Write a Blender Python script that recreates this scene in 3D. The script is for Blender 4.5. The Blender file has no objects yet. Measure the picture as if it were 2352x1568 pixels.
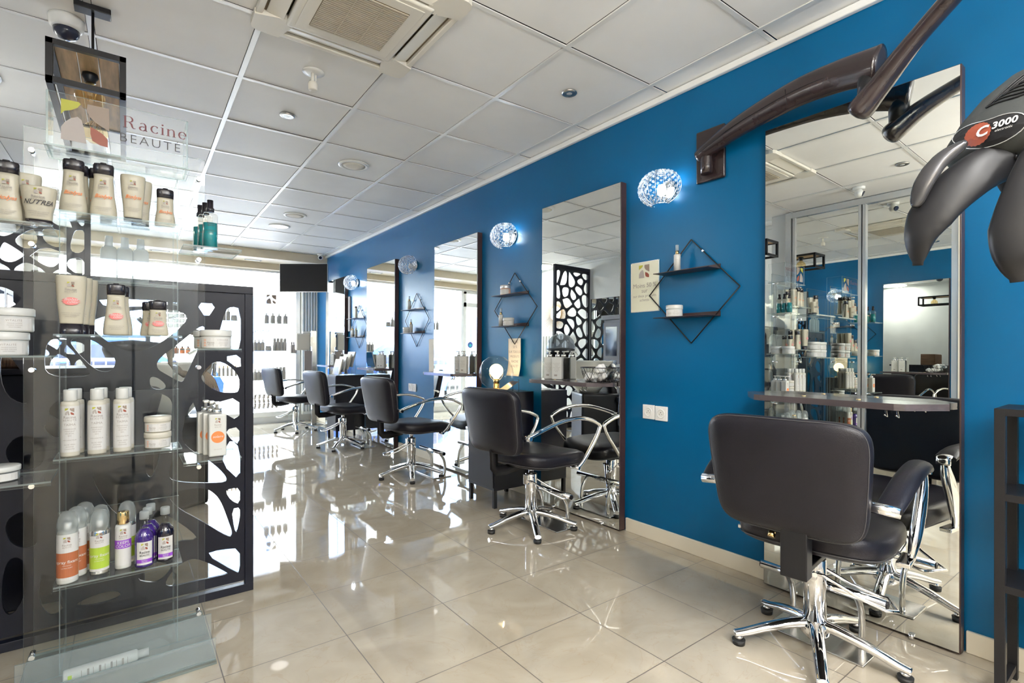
import bpy, bmesh, math, random
from mathutils import Vector, Matrix
random.seed(7)
scene = bpy.context.scene
COL = scene.collection
PI = math.pi
R = math.radians

# ------------------------------------------------------------------ camera, light, exposure
EYE = 1.0765                       # camera height; +Y runs along the blue wall to the shop front, +X to the blue wall
YAW = R(37.0)
cam_d = bpy.data.cameras.new('camera'); cam = bpy.data.objects.new('camera', cam_d); COL.objects.link(cam)
cam.location = (0, 0, EYE); cam.rotation_euler = (PI/2, 0, -YAW)
cam_d.sensor_width = 36; cam_d.lens = 18.0; cam_d.shift_y = 0.01; cam_d.clip_start = 0.02
scene.camera = cam
scene.view_settings.view_transform = 'Standard'; scene.view_settings.look = 'None'
scene.view_settings.gamma = 1; scene.view_settings.use_curve_mapping = False
scene.view_settings.exposure = 0.62
cy = scene.cycles
cy.max_bounces = 12; cy.diffuse_bounces = 5; cy.glossy_bounces = 6; cy.transparent_max_bounces = 40
cy.transmission_bounces = 4; cy.caustics_reflective = False; cy.caustics_refractive = False
cy.sample_clamp_indirect = 6; cy.blur_glossy = 0.5

w = bpy.data.worlds.new('sky'); scene.world = w; w.use_nodes = True
w.node_tree.nodes['Background'].inputs[0].default_value = (0.86, 0.93, 1.0, 1)
w.node_tree.nodes['Background'].inputs[1].default_value = 10.0

def lamp(name, kind, loc, power, col=(1, 1, 1), size=.1, rot=(0, 0, 0), **kw):
    d = bpy.data.lights.new(name, kind); d.energy = power; d.color = col
    if kind == 'AREA': d.size = size
    elif kind in ('POINT', 'SPOT'): d.shadow_soft_size = size
    for k, v in kw.items(): setattr(d, k, v)
    o = bpy.data.objects.new(name, d); COL.objects.link(o); o.location = loc; o.rotation_euler = rot
    return o
sun = lamp('sun', 'SUN', (0, -4, 14), 60, (1, .98, .95), rot=(R(52), 0, R(-14))); sun.data.angle = R(2)

WALL = 2.414; CEIL = 2.51; FRONT = 8.42; LEFT = -0.97; BACK = -2.6
SIDE = -0.60                       # mirrored sliding doors on the left, near the camera
# added fill panels behind the camera, to even the brightness (housings built below)
FILL_PANELS = [(0.75, -0.35), (0.75, -1.75), (1.95, -1.15)]
for x, y in FILL_PANELS:
    lamp('fill_panel_light', 'AREA', (x, y, CEIL-.03), 22, (1, .985, .96), .55)
FILL_UPLIGHTS = [(.05, -.95), (.75, -2.1)]        # floor-standing fill lamps added behind the camera to brighten the ceiling
for x, y in FILL_UPLIGHTS: lamp('fill_uplighter_lamp', 'AREA', (x, y, 1.80), 75, (1, .985, .96), .3, rot=(PI, 0, 0))
DISCS = [(1.396, 3.876), (1.418, 5.667), (1.398, 6.266), (-.72, 3.75), (-.66, 6.3), (1.4, 1.0)]

for x, y in DISCS[3:5]: lamp('alcove_fill_lamp', 'AREA', (x, y, CEIL-.035), 12, (1, .985, .96), .38, shape='DISK')  # two discs added and lit only to brighten the alcove
# ------------------------------------------------------------------ materials
MATS = {}
def principled(name, col, rough=.5, metal=0., bump=0., bscale=60., spec=.5, coat=0., noise=0., nscale=8., emit=None, estr=0., stretch=None, alpha=1.):
    m = bpy.data.materials.new(name); m.use_nodes = True; nt = m.node_tree; b = nt.nodes['Principled BSDF']
    b.inputs['Base Color'].default_value = (*col, 1); b.inputs['Roughness'].default_value = rough
    b.inputs['Metallic'].default_value = metal; b.inputs['Specular IOR Level'].default_value = spec
    b.inputs['Coat Weight'].default_value = coat; b.inputs['Coat Roughness'].default_value = .08
    tc = nt.nodes.new('ShaderNodeTexCoord'); mp = nt.nodes.new('ShaderNodeMapping')
    nt.links.new(tc.outputs['Object'], mp.inputs[0])
    if stretch: mp.inputs['Scale'].default_value = stretch
    n = nt.nodes.new('ShaderNodeTexNoise'); n.inputs['Scale'].default_value = nscale; n.inputs['Detail'].default_value = 4
    nt.links.new(mp.outputs[0], n.inputs['Vector'])
    mr = nt.nodes.new('ShaderNodeMapRange'); nt.links.new(n.outputs['Fac'], mr.inputs[0])
    k = max(noise, .02)
    mr.inputs[1].default_value = .3; mr.inputs[2].default_value = .7; mr.inputs[3].default_value = 1-k; mr.inputs[4].default_value = 1+k
    mx = nt.nodes.new('ShaderNodeMix'); mx.data_type = 'RGBA'; mx.blend_type = 'MULTIPLY'; mx.inputs[0].default_value = 1
    mx.inputs['A'].default_value = (*col, 1); nt.links.new(mr.outputs[0], mx.inputs['B'])
    nt.links.new(mx.outputs['Result'], b.inputs['Base Color'])
    if bump:
        n2 = nt.nodes.new('ShaderNodeTexNoise'); n2.inputs['Scale'].default_value = bscale; nt.links.new(mp.outputs[0], n2.inputs['Vector'])
        bp = nt.nodes.new('ShaderNodeBump'); bp.inputs['Strength'].default_value = bump; bp.inputs['Distance'].default_value = .01
        nt.links.new(n2.outputs['Fac'], bp.inputs['Height']); nt.links.new(bp.outputs[0], b.inputs['Normal'])
    if emit:
        b.inputs['Emission Color'].default_value = (*emit, 1); b.inputs['Emission Strength'].default_value = estr
    MATS[name] = m
    return m
def clear(name, tint=(.985, .995, .993), haze=0., ior=1.45, hcol=(.9, .95, .95), rough=.02):
    """thin clear sheet: see-through with a fresnel reflection and an optional milky haze"""
    m = bpy.data.materials.new(name); m.use_nodes = True; nt = m.node_tree; nt.nodes.clear()
    out = nt.nodes.new('ShaderNodeOutputMaterial'); t = nt.nodes.new('ShaderNodeBsdfTransparent'); t.inputs[0].default_value = (*tint, 1)
    g = nt.nodes.new('ShaderNodeBsdfGlossy'); g.inputs['Roughness'].default_value = rough; g.inputs[0].default_value = (1, 1, 1, 1)
    lw = nt.nodes.new('ShaderNodeLayerWeight'); lw.inputs['Blend'].default_value = .5
    pw = nt.nodes.new('ShaderNodeMath'); pw.operation = 'POWER'; nt.links.new(lw.outputs['Facing'], pw.inputs[0]); pw.inputs[1].default_value = 4.5
    f0 = .5*((ior-1)/(ior+1))**2
    f = nt.nodes.new('ShaderNodeMath'); f.operation = 'MULTIPLY_ADD'; nt.links.new(pw.outputs[0], f.inputs[0]); f.inputs[1].default_value = .55; f.inputs[2].default_value = f0
    mx = nt.nodes.new('ShaderNodeMixShader'); nt.links.new(f.outputs[0], mx.inputs[0]); nt.links.new(t.outputs[0], mx.inputs[1]); nt.links.new(g.outputs[0], mx.inputs[2])
    last = mx
    if haze:
        d = nt.nodes.new('ShaderNodeBsdfDiffuse'); d.inputs[0].default_value = (*hcol, 1)
        tr = nt.nodes.new('ShaderNodeBsdfTranslucent'); tr.inputs[0].default_value = (*hcol, 1)
        a = nt.nodes.new('ShaderNodeMixShader'); a.inputs[0].default_value = .5; nt.links.new(d.outputs[0], a.inputs[1]); nt.links.new(tr.outputs[0], a.inputs[2])
        h = nt.nodes.new('ShaderNodeMixShader'); h.inputs[0].default_value = haze
        nt.links.new(mx.outputs[0], h.inputs[1]); nt.links.new(a.outputs[0], h.inputs[2]); last = h
    nt.links.new(last.outputs[0], out.inputs[0]); MATS[name] = m
    return m
def emitter(name, col, s):
    m = bpy.data.materials.new(name); m.use_nodes = True; nt = m.node_tree; nt.nodes.clear()
    out = nt.nodes.new('ShaderNodeOutputMaterial'); e = nt.nodes.new('ShaderNodeEmission'); e.inputs[0].default_value = (*col, 1); e.inputs[1].default_value = s
    nt.links.new(e.outputs[0], out.inputs[0]); MATS[name] = m
    return m

principled('white_paint', (.80, .80, .77), .5, noise=.03, nscale=3)
principled('back_paint', (.36, .36, .37), .6)
principled('cream_paint', (.78, .72, .60), .45, noise=.02)
principled('beige_bulkhead', (.62, .54, .40), .5, noise=.03)
principled('white_gloss', (.86, .86, .84), .25)
principled('white_plastic', (.84, .84, .81), .3)
principled('ac_plastic', (.80, .77, .69), .38, noise=.03, nscale=5)
principled('ac_dark', (.16, .12, .07), .6)
principled('grille_beige', (.52, .47, .37), .5)
principled('ceiling_tile', (.90, .90, .885), .48, bump=.02, bscale=200, noise=.035, nscale=2.5, spec=.16)
principled('slab', (.05, .05, .05), .9)
principled('grid_metal', (.84, .84, .82), .38, metal=.2)
principled('black_lacquer', (.006, .007, .015), .34, spec=.3, noise=.1)
principled('black_metal', (.010, .0095, .011), .40, spec=.3, noise=.1)
principled('black_plastic', (.010, .010, .012), .35, spec=.3)
principled('cap_black', (.012, .01, .016), .22)
principled('leather', (.010, .009, .0135), .36, bump=.12, bscale=350, noise=.12, spec=.32)
principled('leather_seam', (.05, .048, .052), .6)
principled('dark_brown', (.045, .022, .022), .3, noise=.1)
principled('arm_brown', (.026, .016, .017), .24, noise=.22, nscale=14, bump=.05, bscale=12, coat=.35)
principled('dryer_grey', (.045, .049, .049), .45, spec=.3, bump=.08, bscale=400, noise=.05)
principled('dryer_black', (.014, .014, .016), .38, spec=.3)
principled('dryer_lamp', (.06, .06, .065), .1, metal=.5)
principled('chrome', (.83, .83, .84), .045, metal=1.)
principled('steel', (.60, .59, .57), .22, metal=1., noise=.05, nscale=20, stretch=(1, 40, 1))
principled('mirror', (.93, .95, .92), .0, metal=1.)
principled('mirror_warm', (.93, .93, .90), .0, metal=1.)
principled('alu', (.72, .73, .74), .25, metal=.6)
principled('rubber', (.012, .012, .012), .6)
principled('console_top', (.085, .07, .075), .2, noise=.2, nscale=30, stretch=(1, .1, 1), coat=.4)
principled('paper', (.80, .76, .66), .8, noise=.02)
principled('notice', (.72, .72, .58), .45, noise=.06, nscale=3)
principled('ink', (.05, .045, .045), .6)
principled('ink_grey', (.30, .27, .25), .6)
principled('plum_ink', (.13, .022, .030), .5)
principled('orange_ink', (.72, .20, .05), .5)
principled('pink_ink', (.72, .20, .19), .5)
principled('olive', (.38, .38, .03), .45)
principled('taupe', (.25, .19, .15), .45)
principled('rust', (.25, .055, .028), .45)
principled('stone', (.38, .34, .32), .45)
principled('bottle_cream', (.475, .445, .35), .36, noise=.02)
principled('bottle_white', (.57, .58, .56), .3)
principled('jar_cream', (.53, .51, .44), .3)
principled('label_white', (.60, .60, .59), .5)
principled('blush', (.72, .45, .34), .6)
principled('green_band', (.36, .50, .05), .4)
principled('brown_band', (.38, .12, .05), .4)
principled('purple_band', (.26, .06, .50), .4)
principled('purple_liquid', (.035, .012, .15), .08, coat=.5)
principled('night_liquid', (.006, .004, .014), .07, coat=.5)
principled('blue_liquid', (.0, .26, .33), .1, coat=.5)
principled('gold', (.72, .52, .25), .2, metal=1.)
principled('wood', (.66, .45, .24), .55, noise=.30, nscale=5, stretch=(9, 1, 1))
principled('wood_dark', (.20, .10, .05), .55, noise=.3, nscale=8, stretch=(8, 1, 8))
principled('rope', (.32, .26, .20), .9, bump=.5, bscale=200)
principled('screen_off', (.020, .019, .020), .5, spec=.12)
principled('radiator_white', (.84, .84, .80), .35)
principled('asphalt', (.16, .16, .18), .9, noise=.2)
principled('pavement', (.32, .32, .33), .9, noise=.1)
principled('facade', (.82, .81, .78), .8, noise=.05, nscale=1)
principled('shutter', (.14, .22, .42), .7)
principled('window_far', (.10, .15, .24), .3)
principled('rail', (.12, .14, .18), .5)
principled('car_blue', (.02, .07, .30), .2, coat=.8)
principled('socket_white', (.86, .86, .86), .25)
principled('basin', (.86, .85, .78), .12, coat=.4)
principled('grey_cabinet', (.30, .30, .34), .45)
principled('dark_glass', (.02, .025, .05), .08)
principled('cotton', (.88, .88, .87), .9)
principled('magenta', (.6, .03, .3), .5)
clear('acrylic'); clear('acrylic_milky', haze=.16, hcol=(.80, .90, .93)); clear('acrylic_edge', (.70, .80, .80), haze=.26, ior=1.7, hcol=(.85, .97, .97))
clear('window_glass', (.96, .98, .97), ior=1.45)
clear('globe_glass', (.93, .92, .88), ior=1.5)
clear('amber_glass', (.94, .82, .58), ior=1.55)
clear('crystal', (.93, .96, 1.0), haze=.28, ior=1.9, hcol=(.95, .97, 1))
clear('frosted', (.80, .83, .84), haze=.4, ior=1.4)
clear('cap_clear', (.86, .88, .88), haze=.24, ior=1.5)
clear('hood_clear', (.55, .58, .62), haze=.12, ior=1.6)
emitter('bulb_white', (.82, .93, 1.0), 26.); emitter('bulb_warm', (1, .78, .36), 2.6); emitter('fill_glow', (1, .98, .95), 5.)
emitter('disc_lit', (1, .98, .95), 2.2); emitter('red_led', (1, .12, .02), 1.2)

def blue_wall():
    m = principled('blue_wall', (.0, .100, .250), .31, bump=.03, bscale=120, noise=.09, nscale=1.3, spec=.42)
    m.node_tree.nodes['Principled BSDF'].inputs['Specular Tint'].default_value = (.68, .88, 1, 1)
    return m
blue_wall()
def floor_mat():
    m = bpy.data.materials.new('floor_tile'); m.use_nodes = True; nt = m.node_tree; b = nt.nodes['Principled BSDF']; L = nt.links
    def M(op, a, bb=None, c=None):
        n = nt.nodes.new('ShaderNodeMath'); n.operation = op
        for i, v in enumerate((a, bb, c)):
            if v is None: continue
            if isinstance(v, (int, float)): n.inputs[i].default_value = v
            else: L.new(v, n.inputs[i])
        return n.outputs[0]
    g = nt.nodes.new('ShaderNodeNewGeometry'); sp = nt.nodes.new('ShaderNodeSeparateXYZ'); L.new(g.outputs['Position'], sp.inputs[0])
    u = M('DIVIDE', M('SUBTRACT', sp.outputs[0], .6695-4.126), .4126); v = M('DIVIDE', M('SUBTRACT', sp.outputs[1], 2.3434-8.26), .413)
    fu, fv = M('FRACT', u), M('FRACT', v)
    eu = M('MINIMUM', fu, M('SUBTRACT', 1, fu)); ev = M('MINIMUM', fv, M('SUBTRACT', 1, fv))
    gr = M('LESS_THAN', M('MINIMUM', eu, ev), .0045)
    cid = nt.nodes.new('ShaderNodeCombineXYZ'); L.new(M('FLOOR', u), cid.inputs[0]); L.new(M('FLOOR', v), cid.inputs[1])
    wn = nt.nodes.new('ShaderNodeTexWhiteNoise'); L.new(cid.outputs[0], wn.inputs['Vector'])
    ad = nt.nodes.new('ShaderNodeVectorMath'); ad.operation = 'ADD'; L.new(g.outputs['Position'], ad.inputs[0])
    sc = nt.nodes.new('ShaderNodeVectorMath'); sc.operation = 'SCALE'; sc.inputs[3].default_value = 7; L.new(wn.outputs['Color'], sc.inputs[0]); L.new(sc.outputs[0], ad.inputs[1])
    n1 = nt.nodes.new('ShaderNodeTexNoise'); n1.inputs['Scale'].default_value = 3; n1.inputs['Detail'].default_value = 6; n1.inputs['Distortion'].default_value = 1.5; L.new(ad.outputs[0], n1.inputs['Vector'])
    cr = nt.nodes.new('ShaderNodeValToRGB'); L.new(n1.outputs['Fac'], cr.inputs[0])
    cr.color_ramp.elements[0].position = .3; cr.color_ramp.elements[0].color = (.40, .345, .265, 1)
    cr.color_ramp.elements[1].position = .75; cr.color_ramp.elements[1].color = (.50, .445, .355, 1)
    n2 = nt.nodes.new('ShaderNodeTexNoise'); n2.inputs['Scale'].default_value = 2.2; n2.inputs['Detail'].default_value = 8; n2.inputs['Distortion'].default_value = 4; L.new(ad.outputs[0], n2.inputs['Vector'])
    vein = M('LESS_THAN', M('ABSOLUTE', M('SUBTRACT', n2.outputs['Fac'], .5)), .006)
    mx = nt.nodes.new('ShaderNodeMix'); mx.data_type = 'RGBA'; L.new(M('MULTIPLY', vein, .18), mx.inputs[0]); L.new(cr.outputs[0], mx.inputs['A']); mx.inputs['B'].default_value = (.36, .25, .15, 1)
    mg = nt.nodes.new('ShaderNodeMix'); mg.data_type = 'RGBA'; L.new(gr, mg.inputs[0]); L.new(mx.outputs['Result'], mg.inputs['A']); mg.inputs['B'].default_value = (.13, .11, .09, 1)
    L.new(mg.outputs['Result'], b.inputs['Base Color'])
    L.new(M('ADD', M('MULTIPLY', gr, .5), .03), b.inputs['Roughness'])
    b.inputs['Specular IOR Level'].default_value = .85; b.inputs['IOR'].default_value = 1.55
    n3 = nt.nodes.new('ShaderNodeTexNoise'); n3.inputs['Scale'].default_value = 5; L.new(g.outputs['Position'], n3.inputs['Vector'])
    bp = nt.nodes.new('ShaderNodeBump'); bp.inputs['Strength'].default_value = .006; bp.inputs['Distance'].default_value = .02; L.new(n3.outputs['Fac'], bp.inputs['Height']); L.new(bp.outputs[0], b.inputs['Normal'])
    MATS['floor_tile'] = m
floor_mat()

# ------------------------------------------------------------------ mesh helpers
def smooth_curve(pts, n=8):
    """Catmull-Rom through the points"""
    P = [Vector(p) for p in pts]; out = []
    for i in range(len(P)-1):
        p0 = P[max(i-1, 0)]; p1 = P[i]; p2 = P[i+1]; p3 = P[min(i+2, len(P)-1)]
        for k in range(n):
            t = k/n
            out.append(.5*((2*p1)+(-p0+p2)*t+(2*p0-5*p1+4*p2-p3)*t*t+(-p0+3*p1-3*p2+p3)*t**3))
    out.append(P[-1]); return out
def chaikin(p, n=2):
    for _ in range(n):
        q = []
        for i in range(len(p)):
            a, b = p[i], p[(i+1) % len(p)]
            q.append((a[0]*.75+b[0]*.25, a[1]*.75+b[1]*.25)); q.append((a[0]*.25+b[0]*.75, a[1]*.25+b[1]*.75))
        p = q
    return p
def superellipse(a, b, n=4, k=40):
    r = []
    for i in range(k):
        t = 2*PI*i/k; c, s = math.cos(t), math.sin(t)
        r.append((a*math.copysign(abs(c)**(2/n), c), b*math.copysign(abs(s)**(2/n), s)))
    return r

class MB:
    def __init__(self): self.bm = bmesh.new(); self.mi = 0; self.M = Matrix()
    def mat(self, i): self.mi = i; return self
    def _fin(self, faces, sm=False):
        for f in faces: f.material_index = self.mi; f.smooth = sm
    def v(self, p): return self.bm.verts.new(self.M @ Vector(p))
    def box(self, x0, x1, y0, y1, z0, z1, bev=0, M=None):
        P = [(x, y, z) for x in (x0, x1) for y in (y0, y1) for z in (z0, z1)]
        if M is not None: P = [M @ Vector(p) for p in P]
        V = [self.v(p) for p in P]
        F = [self.bm.faces.new([V[i] for i in q]) for q in ((0, 1, 3, 2), (4, 6, 7, 5), (0, 4, 5, 1), (2, 3, 7, 6), (0, 2, 6, 4), (1, 5, 7, 3))]
        self._fin(F)
        if bev:
            es = list({e for f in F for e in f.edges})
            r = bmesh.ops.bevel(self.bm, geom=es, offset=bev, segments=3, profile=.6, affect='EDGES')
            self._fin(r['faces'], True)
        return self
    def plate(self, x0, x1, y0, y1, z0, z1, thin):
        """clear sheet: the two large faces in material 0, the cut edges in material 1"""
        n0 = len(self.bm.faces); self.box(x0, x1, y0, y1, z0, z1); self.bm.faces.ensure_lookup_table()
        for f in self.bm.faces[n0:]:
            f.normal_update(); n = f.normal
            f.material_index = 0 if abs(n[thin]) > .7 else 1
        return self
    def ring(self, c, u, v, r, seg, rv=None):
        return [self.v(c+u*(r*math.cos(2*PI*i/seg))+v*((rv or r)*math.sin(2*PI*i/seg))) for i in range(seg)]
    def tube(self, pts, r, seg=10, closed=False, caps=True, rv=None, up=(0, 0, 1)):
        P = [Vector(p) for p in pts]; n = len(P); rings = []; U = None
        for i in range(n):
            if closed: d = P[(i+1) % n]-P[i-1]
            else: d = P[min(i+1, n-1)]-P[max(i-1, 0)]
            d.normalize()
            if rv is not None or U is None:
                U = Vector(up).cross(d)
                if U.length < 1e-4: U = Vector((1, 0, 0)).cross(d)
            else: U = U-d*U.dot(d)
            U.normalize(); V = d.cross(U).normalized()
            rr = r[i] if isinstance(r, (list, tuple)) else r
            r2 = (rv[i] if isinstance(rv, (list, tuple)) else rv) if rv is not None else rr
            rings.append(self.ring(P[i], U, V, rr, seg, r2))
        F = []
        for i in range(n if closed else n-1):
            a, b = rings[i], rings[(i+1) % n]
            for k in range(seg): F.append(self.bm.faces.new((a[k], a[(k+1) % seg], b[(k+1) % seg], b[k])))
        self._fin(F, True)
        if caps and not closed: self._fin([self.bm.faces.new(rings[0][::-1]), self.bm.faces.new(rings[-1])])
        return self
    def cyl(self, p0, p1, r0, r1=None, seg=20): return self.tube([p0, p1], [r0, r0 if r1 is None else r1], seg)
    def lathe(self, prof, seg=28, c=(0, 0, 0), sx=1, sy=1, M=None, n=2., smooth=True):
        c = Vector(c); rings = []
        for r, z in prof:
            row = []
            for i in range(seg):
                t = 2*PI*i/seg; co, s = math.cos(t), math.sin(t)
                if n != 2: co, s = math.copysign(abs(co)**(2/n), co), math.copysign(abs(s)**(2/n), s)
                p = Vector((r*sx*co, r*sy*s, z))
                if M is not None: p = M @ p
                row.append(self.v(c+p))
            rings.append(row)
        F = []
        for a, b in zip(rings, rings[1:]):
            for k in range(seg): F.append(self.bm.faces.new((a[k], a[(k+1) % seg], b[(k+1) % seg], b[k])))
        self._fin(F, smooth)
        if prof[0][0] > 1e-5: self._fin([self.bm.faces.new(rings[0][::-1])])
        if prof[-1][0] > 1e-5: self._fin([self.bm.faces.new(rings[-1])])
        return self
    def sph(self, c, r, sc=(1, 1, 1), seg=20, M=None):
        prof = [(max(r*math.sin(PI*i/(seg//2)), 1e-6), -r*math.cos(PI*i/(seg//2))) for i in range(seg//2+1)]
        mm = Matrix.Diagonal((*sc, 1)) if M is None else M @ Matrix.Diagonal((*sc, 1))
        return self.lathe(prof, seg, c, M=mm)
    def prism(self, pts, place, d0, d1, sm=False):
        """closed outline pts (2-D) laid out by place(u, v, depth), filled between depths d0 and d1"""
        a = [self.v(place(u, v, d0)) for u, v in pts]; b = [self.v(place(u, v, d1)) for u, v in pts]
        F = [self.bm.faces.new(a[::-1]), self.bm.faces.new(b)]
        n = len(pts)
        S = [self.bm.faces.new((a[i], a[(i+1) % n], b[(i+1) % n], b[i])) for i in range(n)]
        self._fin(F); self._fin(S, sm)
        return self
    def flat(self, pts, place):
        f = self.bm.faces.new([self.v(place(u, v)) for u, v in pts]); self._fin([f]); return self
    def build(self, name, mats, parent=None):
        me = bpy.data.meshes.new(name)
        bmesh.ops.recalc_face_normals(self.bm, faces=self.bm.faces)
        big = [f for f in self.bm.faces if len(f.verts) > 4]
        if big: bmesh.ops.triangulate(self.bm, faces=big)
        self.bm.to_mesh(me); self.bm.free()
        for m in (mats if isinstance(mats, (list, tuple)) else [mats]): me.materials.append(MATS[m])
        o = bpy.data.objects.new(name, me); COL.objects.link(o)
        if parent is not None: o.parent = parent
        return o
ACR = ['acrylic', 'acrylic_edge']; ACH = ['acrylic_milky', 'acrylic_edge']

def thing(name, label, cat, loc=(0, 0, 0), rz=0, group=None):
    o = bpy.data.objects.new(name, None); COL.objects.link(o); o.empty_display_size = .05
    o.location = loc; o.rotation_euler = (0, 0, rz); o['label'] = label; o['category'] = cat
    if group: o['group'] = group
    return o
def tag(o, label, cat, group=None, kind=None):
    if label: o['label'] = label
    if cat: o['category'] = cat
    if group: o['group'] = group
    if kind: o['kind'] = kind
    return o
def struct(o): o['kind'] = 'structure'; return o
KIDS = {}
def kids(o):
    if o.name not in KIDS: KIDS[o.name] = [c for c in bpy.data.objects if c.parent == o]
    return KIDS[o.name]
def copy_tree(o, parent=None):
    c = o.copy(); COL.objects.link(c)
    if parent is not None: c.parent = parent
    for ch in kids(o): copy_tree(ch, c)
    return c
PROTO = {}
def place(kind, make, loc, rz, label, cat, group=None):
    """first call builds the thing, later calls copy it with its parts"""
    if kind not in PROTO: PROTO[kind] = make(); o = PROTO[kind]
    else: o = copy_tree(PROTO[kind])
    o.location = loc; o.rotation_euler = (0, 0, rz); o['label'] = label; o['category'] = cat
    if group: o['group'] = group
    elif 'group' in o: del o['group']
    return o

# ---- lettering
GLY = {}
def glyphs(s, shear=0., bold=0., space=1.):
    key = (s, shear, bold, space)
    if key not in GLY:
        cu = bpy.data.curves.new('t', 'FONT'); cu.body = s; cu.align_x = 'CENTER'; cu.size = 1; cu.shear = shear; cu.offset = bold
        cu.space_character = space; cu.resolution_u = 3
        o = bpy.data.objects.new('t', cu); COL.objects.link(o)
        dg = bpy.context.evaluated_depsgraph_get(); ev = o.evaluated_get(dg); me = ev.to_mesh()
        GLY[key] = ([tuple(v.co[:2]) for v in me.vertices], [tuple(p.vertices) for p in me.polygons])
        ev.to_mesh_clear(); bpy.data.objects.remove(o); bpy.data.curves.remove(cu)
    return GLY[key]
def write(mb, s, size, cx, cz, mapf, **kw):
    vs, fs = glyphs(s, **kw)
    V = [mb.v(mapf(cx+x*size, cz+y*size)) for x, y in vs]
    F = []
    for f in fs:
        try: F.append(mb.bm.faces.new([V[i] for i in f]))
        except ValueError: pass
    mb._fin(F)
def stroke(mb, pts, mapf, ox, oz, s):
    """pts: (x, y, width) along a pen path"""
    n = len(pts); A = []; B = []
    for i, (x, y, w_) in enumerate(pts):
        x0, y0 = pts[max(i-1, 0)][:2]; x1, y1 = pts[min(i+1, n-1)][:2]
        d = math.hypot(x1-x0, y1-y0) or 1; nx, ny = -(y1-y0)/d*w_/2, (x1-x0)/d*w_/2
        A.append(mb.v(mapf(ox+(x+nx)*s, oz+(y+ny)*s))); B.append(mb.v(mapf(ox+(x-nx)*s, oz+(y-ny)*s)))
    mb._fin([mb.bm.faces.new((A[i], A[i+1], B[i+1], B[i])) for i in range(n-1)])
def arc(cx, cy, rx, ry, a0, a1, w0, w1, n=12):
    r = []
    for i in range(n+1):
        a = R(a0+(a1-a0)*i/n); k = abs(math.cos(a)); r.append((cx+rx*math.cos(a), cy+ry*math.sin(a), w0+(w1-w0)*k))
    return r
def racine(mb, mapf, cx, cz, s):
    """the word in tall thin-thick serif letters; s = cap height"""
    T, t = .13, .035; x = -1.95
    def S(p, dx): stroke(mb, [(a+dx, b, c) for a, b, c in p], mapf, cx, cz, s)
    def stem(dx, xx, y0, y1, serif=True, left=False):
        S([(xx, y0, T), (xx, y1, T)], dx)
        if serif: S([(xx-.15, y0+t/2, t), (xx+.15, y0+t/2, t)], dx)
        if left: S([(xx-.15, y1-t/2, t), (xx, y1-t/2, t)], dx)
    stem(x, .2, 0, 1); S([(.05, 1-t/2, t), (.45, 1-t/2, t)], x); S(arc(.45, .75, .25, .235, 90, -90, t, T), x); S([(.2, .515, t), (.45, .515, t)], x)
    S([(.45, .51, .05), (.62, .38, T), (.68, .15, T), (.76, .03, .08), (.92, .05, t)], x)
    x += 1.12
    S(arc(.28, .18, .2, .17, 60, 330, t, T), x); S([(.2, .36, t), (.5, .38, t)], x); S([(.5, .05, T), (.5, .48, T), (.42, .62, .09), (.28, .655, t), (.12, .58, .07)], x); S([(.5, .05, T), (.62, .02, t)], x)
    x += .82
    S(arc(.35, .32, .27, .31, 50, 320, t, T), x); S([(.5, .54, .1), (.53, .5, .11)], x)
    x += .75
    stem(x, .15, 0, .64, left=True); S([(.08, .86, .13), (.22, .86, .13)], x)
    x += .42
    stem(x, .15, 0, .64, left=True); stem(x, .58, 0, .4); S([(.2, .5, t), (.32, .62, .05), (.45, .64, .07), (.55, .56, .11), (.58, .4, T)], x)
    x += .88
    S(arc(.33, .32, .26, .31, 0, 320, t, T), x); S([(.1, .34, t), (.58, .34, t)], x)
LOGO = [('olive', [(0, 1), (.36, 1), (.40, .96), (.33, .85), (.2, .76), (.07, .71), (0, .62)]),
        ('taupe', [(.54, 1), (1, 1), (1, .42), (.84, .50), (.70, .58), (.58, .70), (.52, .84)]),
        ('stone', [(0, 0), (0, .30), (.08, .44), (.2, .56), (.34, .63), (.42, .56), (.47, .35), (.52, 0)]),
        ('rust', [(.60, .44), (.72, .40), (.86, .32), (.97, .20), (.97, 0), (.80, .02), (.64, .10), (.60, .26)])]
def logo(mb, mapf, x0, z0, sz, sh=None):
    for i, (m, p) in enumerate(LOGO):
        mb.mat(i).flat(p, lambda u, v: mapf(x0+u*sz, z0+v*(sh or sz)))
LOGO_M = ['olive', 'taupe', 'stone', 'rust']

# ------------------------------------------------------------------ room shell
def sbox(name, mat, *a, **k): return struct(MB().box(*a, **k).build(name, mat))
sbox('floor', 'floor_tile', LEFT-.2, WALL+.1, BACK-.1, FRONT+.05, -.12, 0)
# ceiling: lay-in tiles, each resting a hair differently, in a metal grid turned slightly against the walls
GA = .0132
def grid_pt(i, j):
    x, y = .6*i, .6*j
    return (1.0751+x*math.cos(GA)+y*math.sin(GA), 2.9808+y*math.cos(GA)-x*math.sin(GA))
mb = MB()
AC_CELL = {(-1, -2), (-1, -6)}
for i in range(-5, 3):
    for j in range(-11, 10):
        if (i, j) in AC_CELL: continue
        e = .0145/.6
        p = [grid_pt(i+e, j+e), grid_pt(i+1-e, j+e), grid_pt(i+1-e, j+1-e), grid_pt(i+e, j+1-e)]
        tx, ty = random.uniform(-.0016, .0016), random.uniform(-.0016, .0016)
        mb.bm.faces.new([mb.v((x, y, CEIL+.003+tx*(k in (1, 2))+ty*(k in (2, 3)))) for k, (x, y) in enumerate(p)][::-1])
mb.mat(1).box(LEFT-.3, WALL+.1, BACK-.1, FRONT+.1, CEIL+.08, CEIL+.14)
struct(mb.build('ceiling', ['ceiling_tile', 'slab']))
mb = MB()
rot = Matrix.Rotation(-GA, 4, 'Z')
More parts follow.
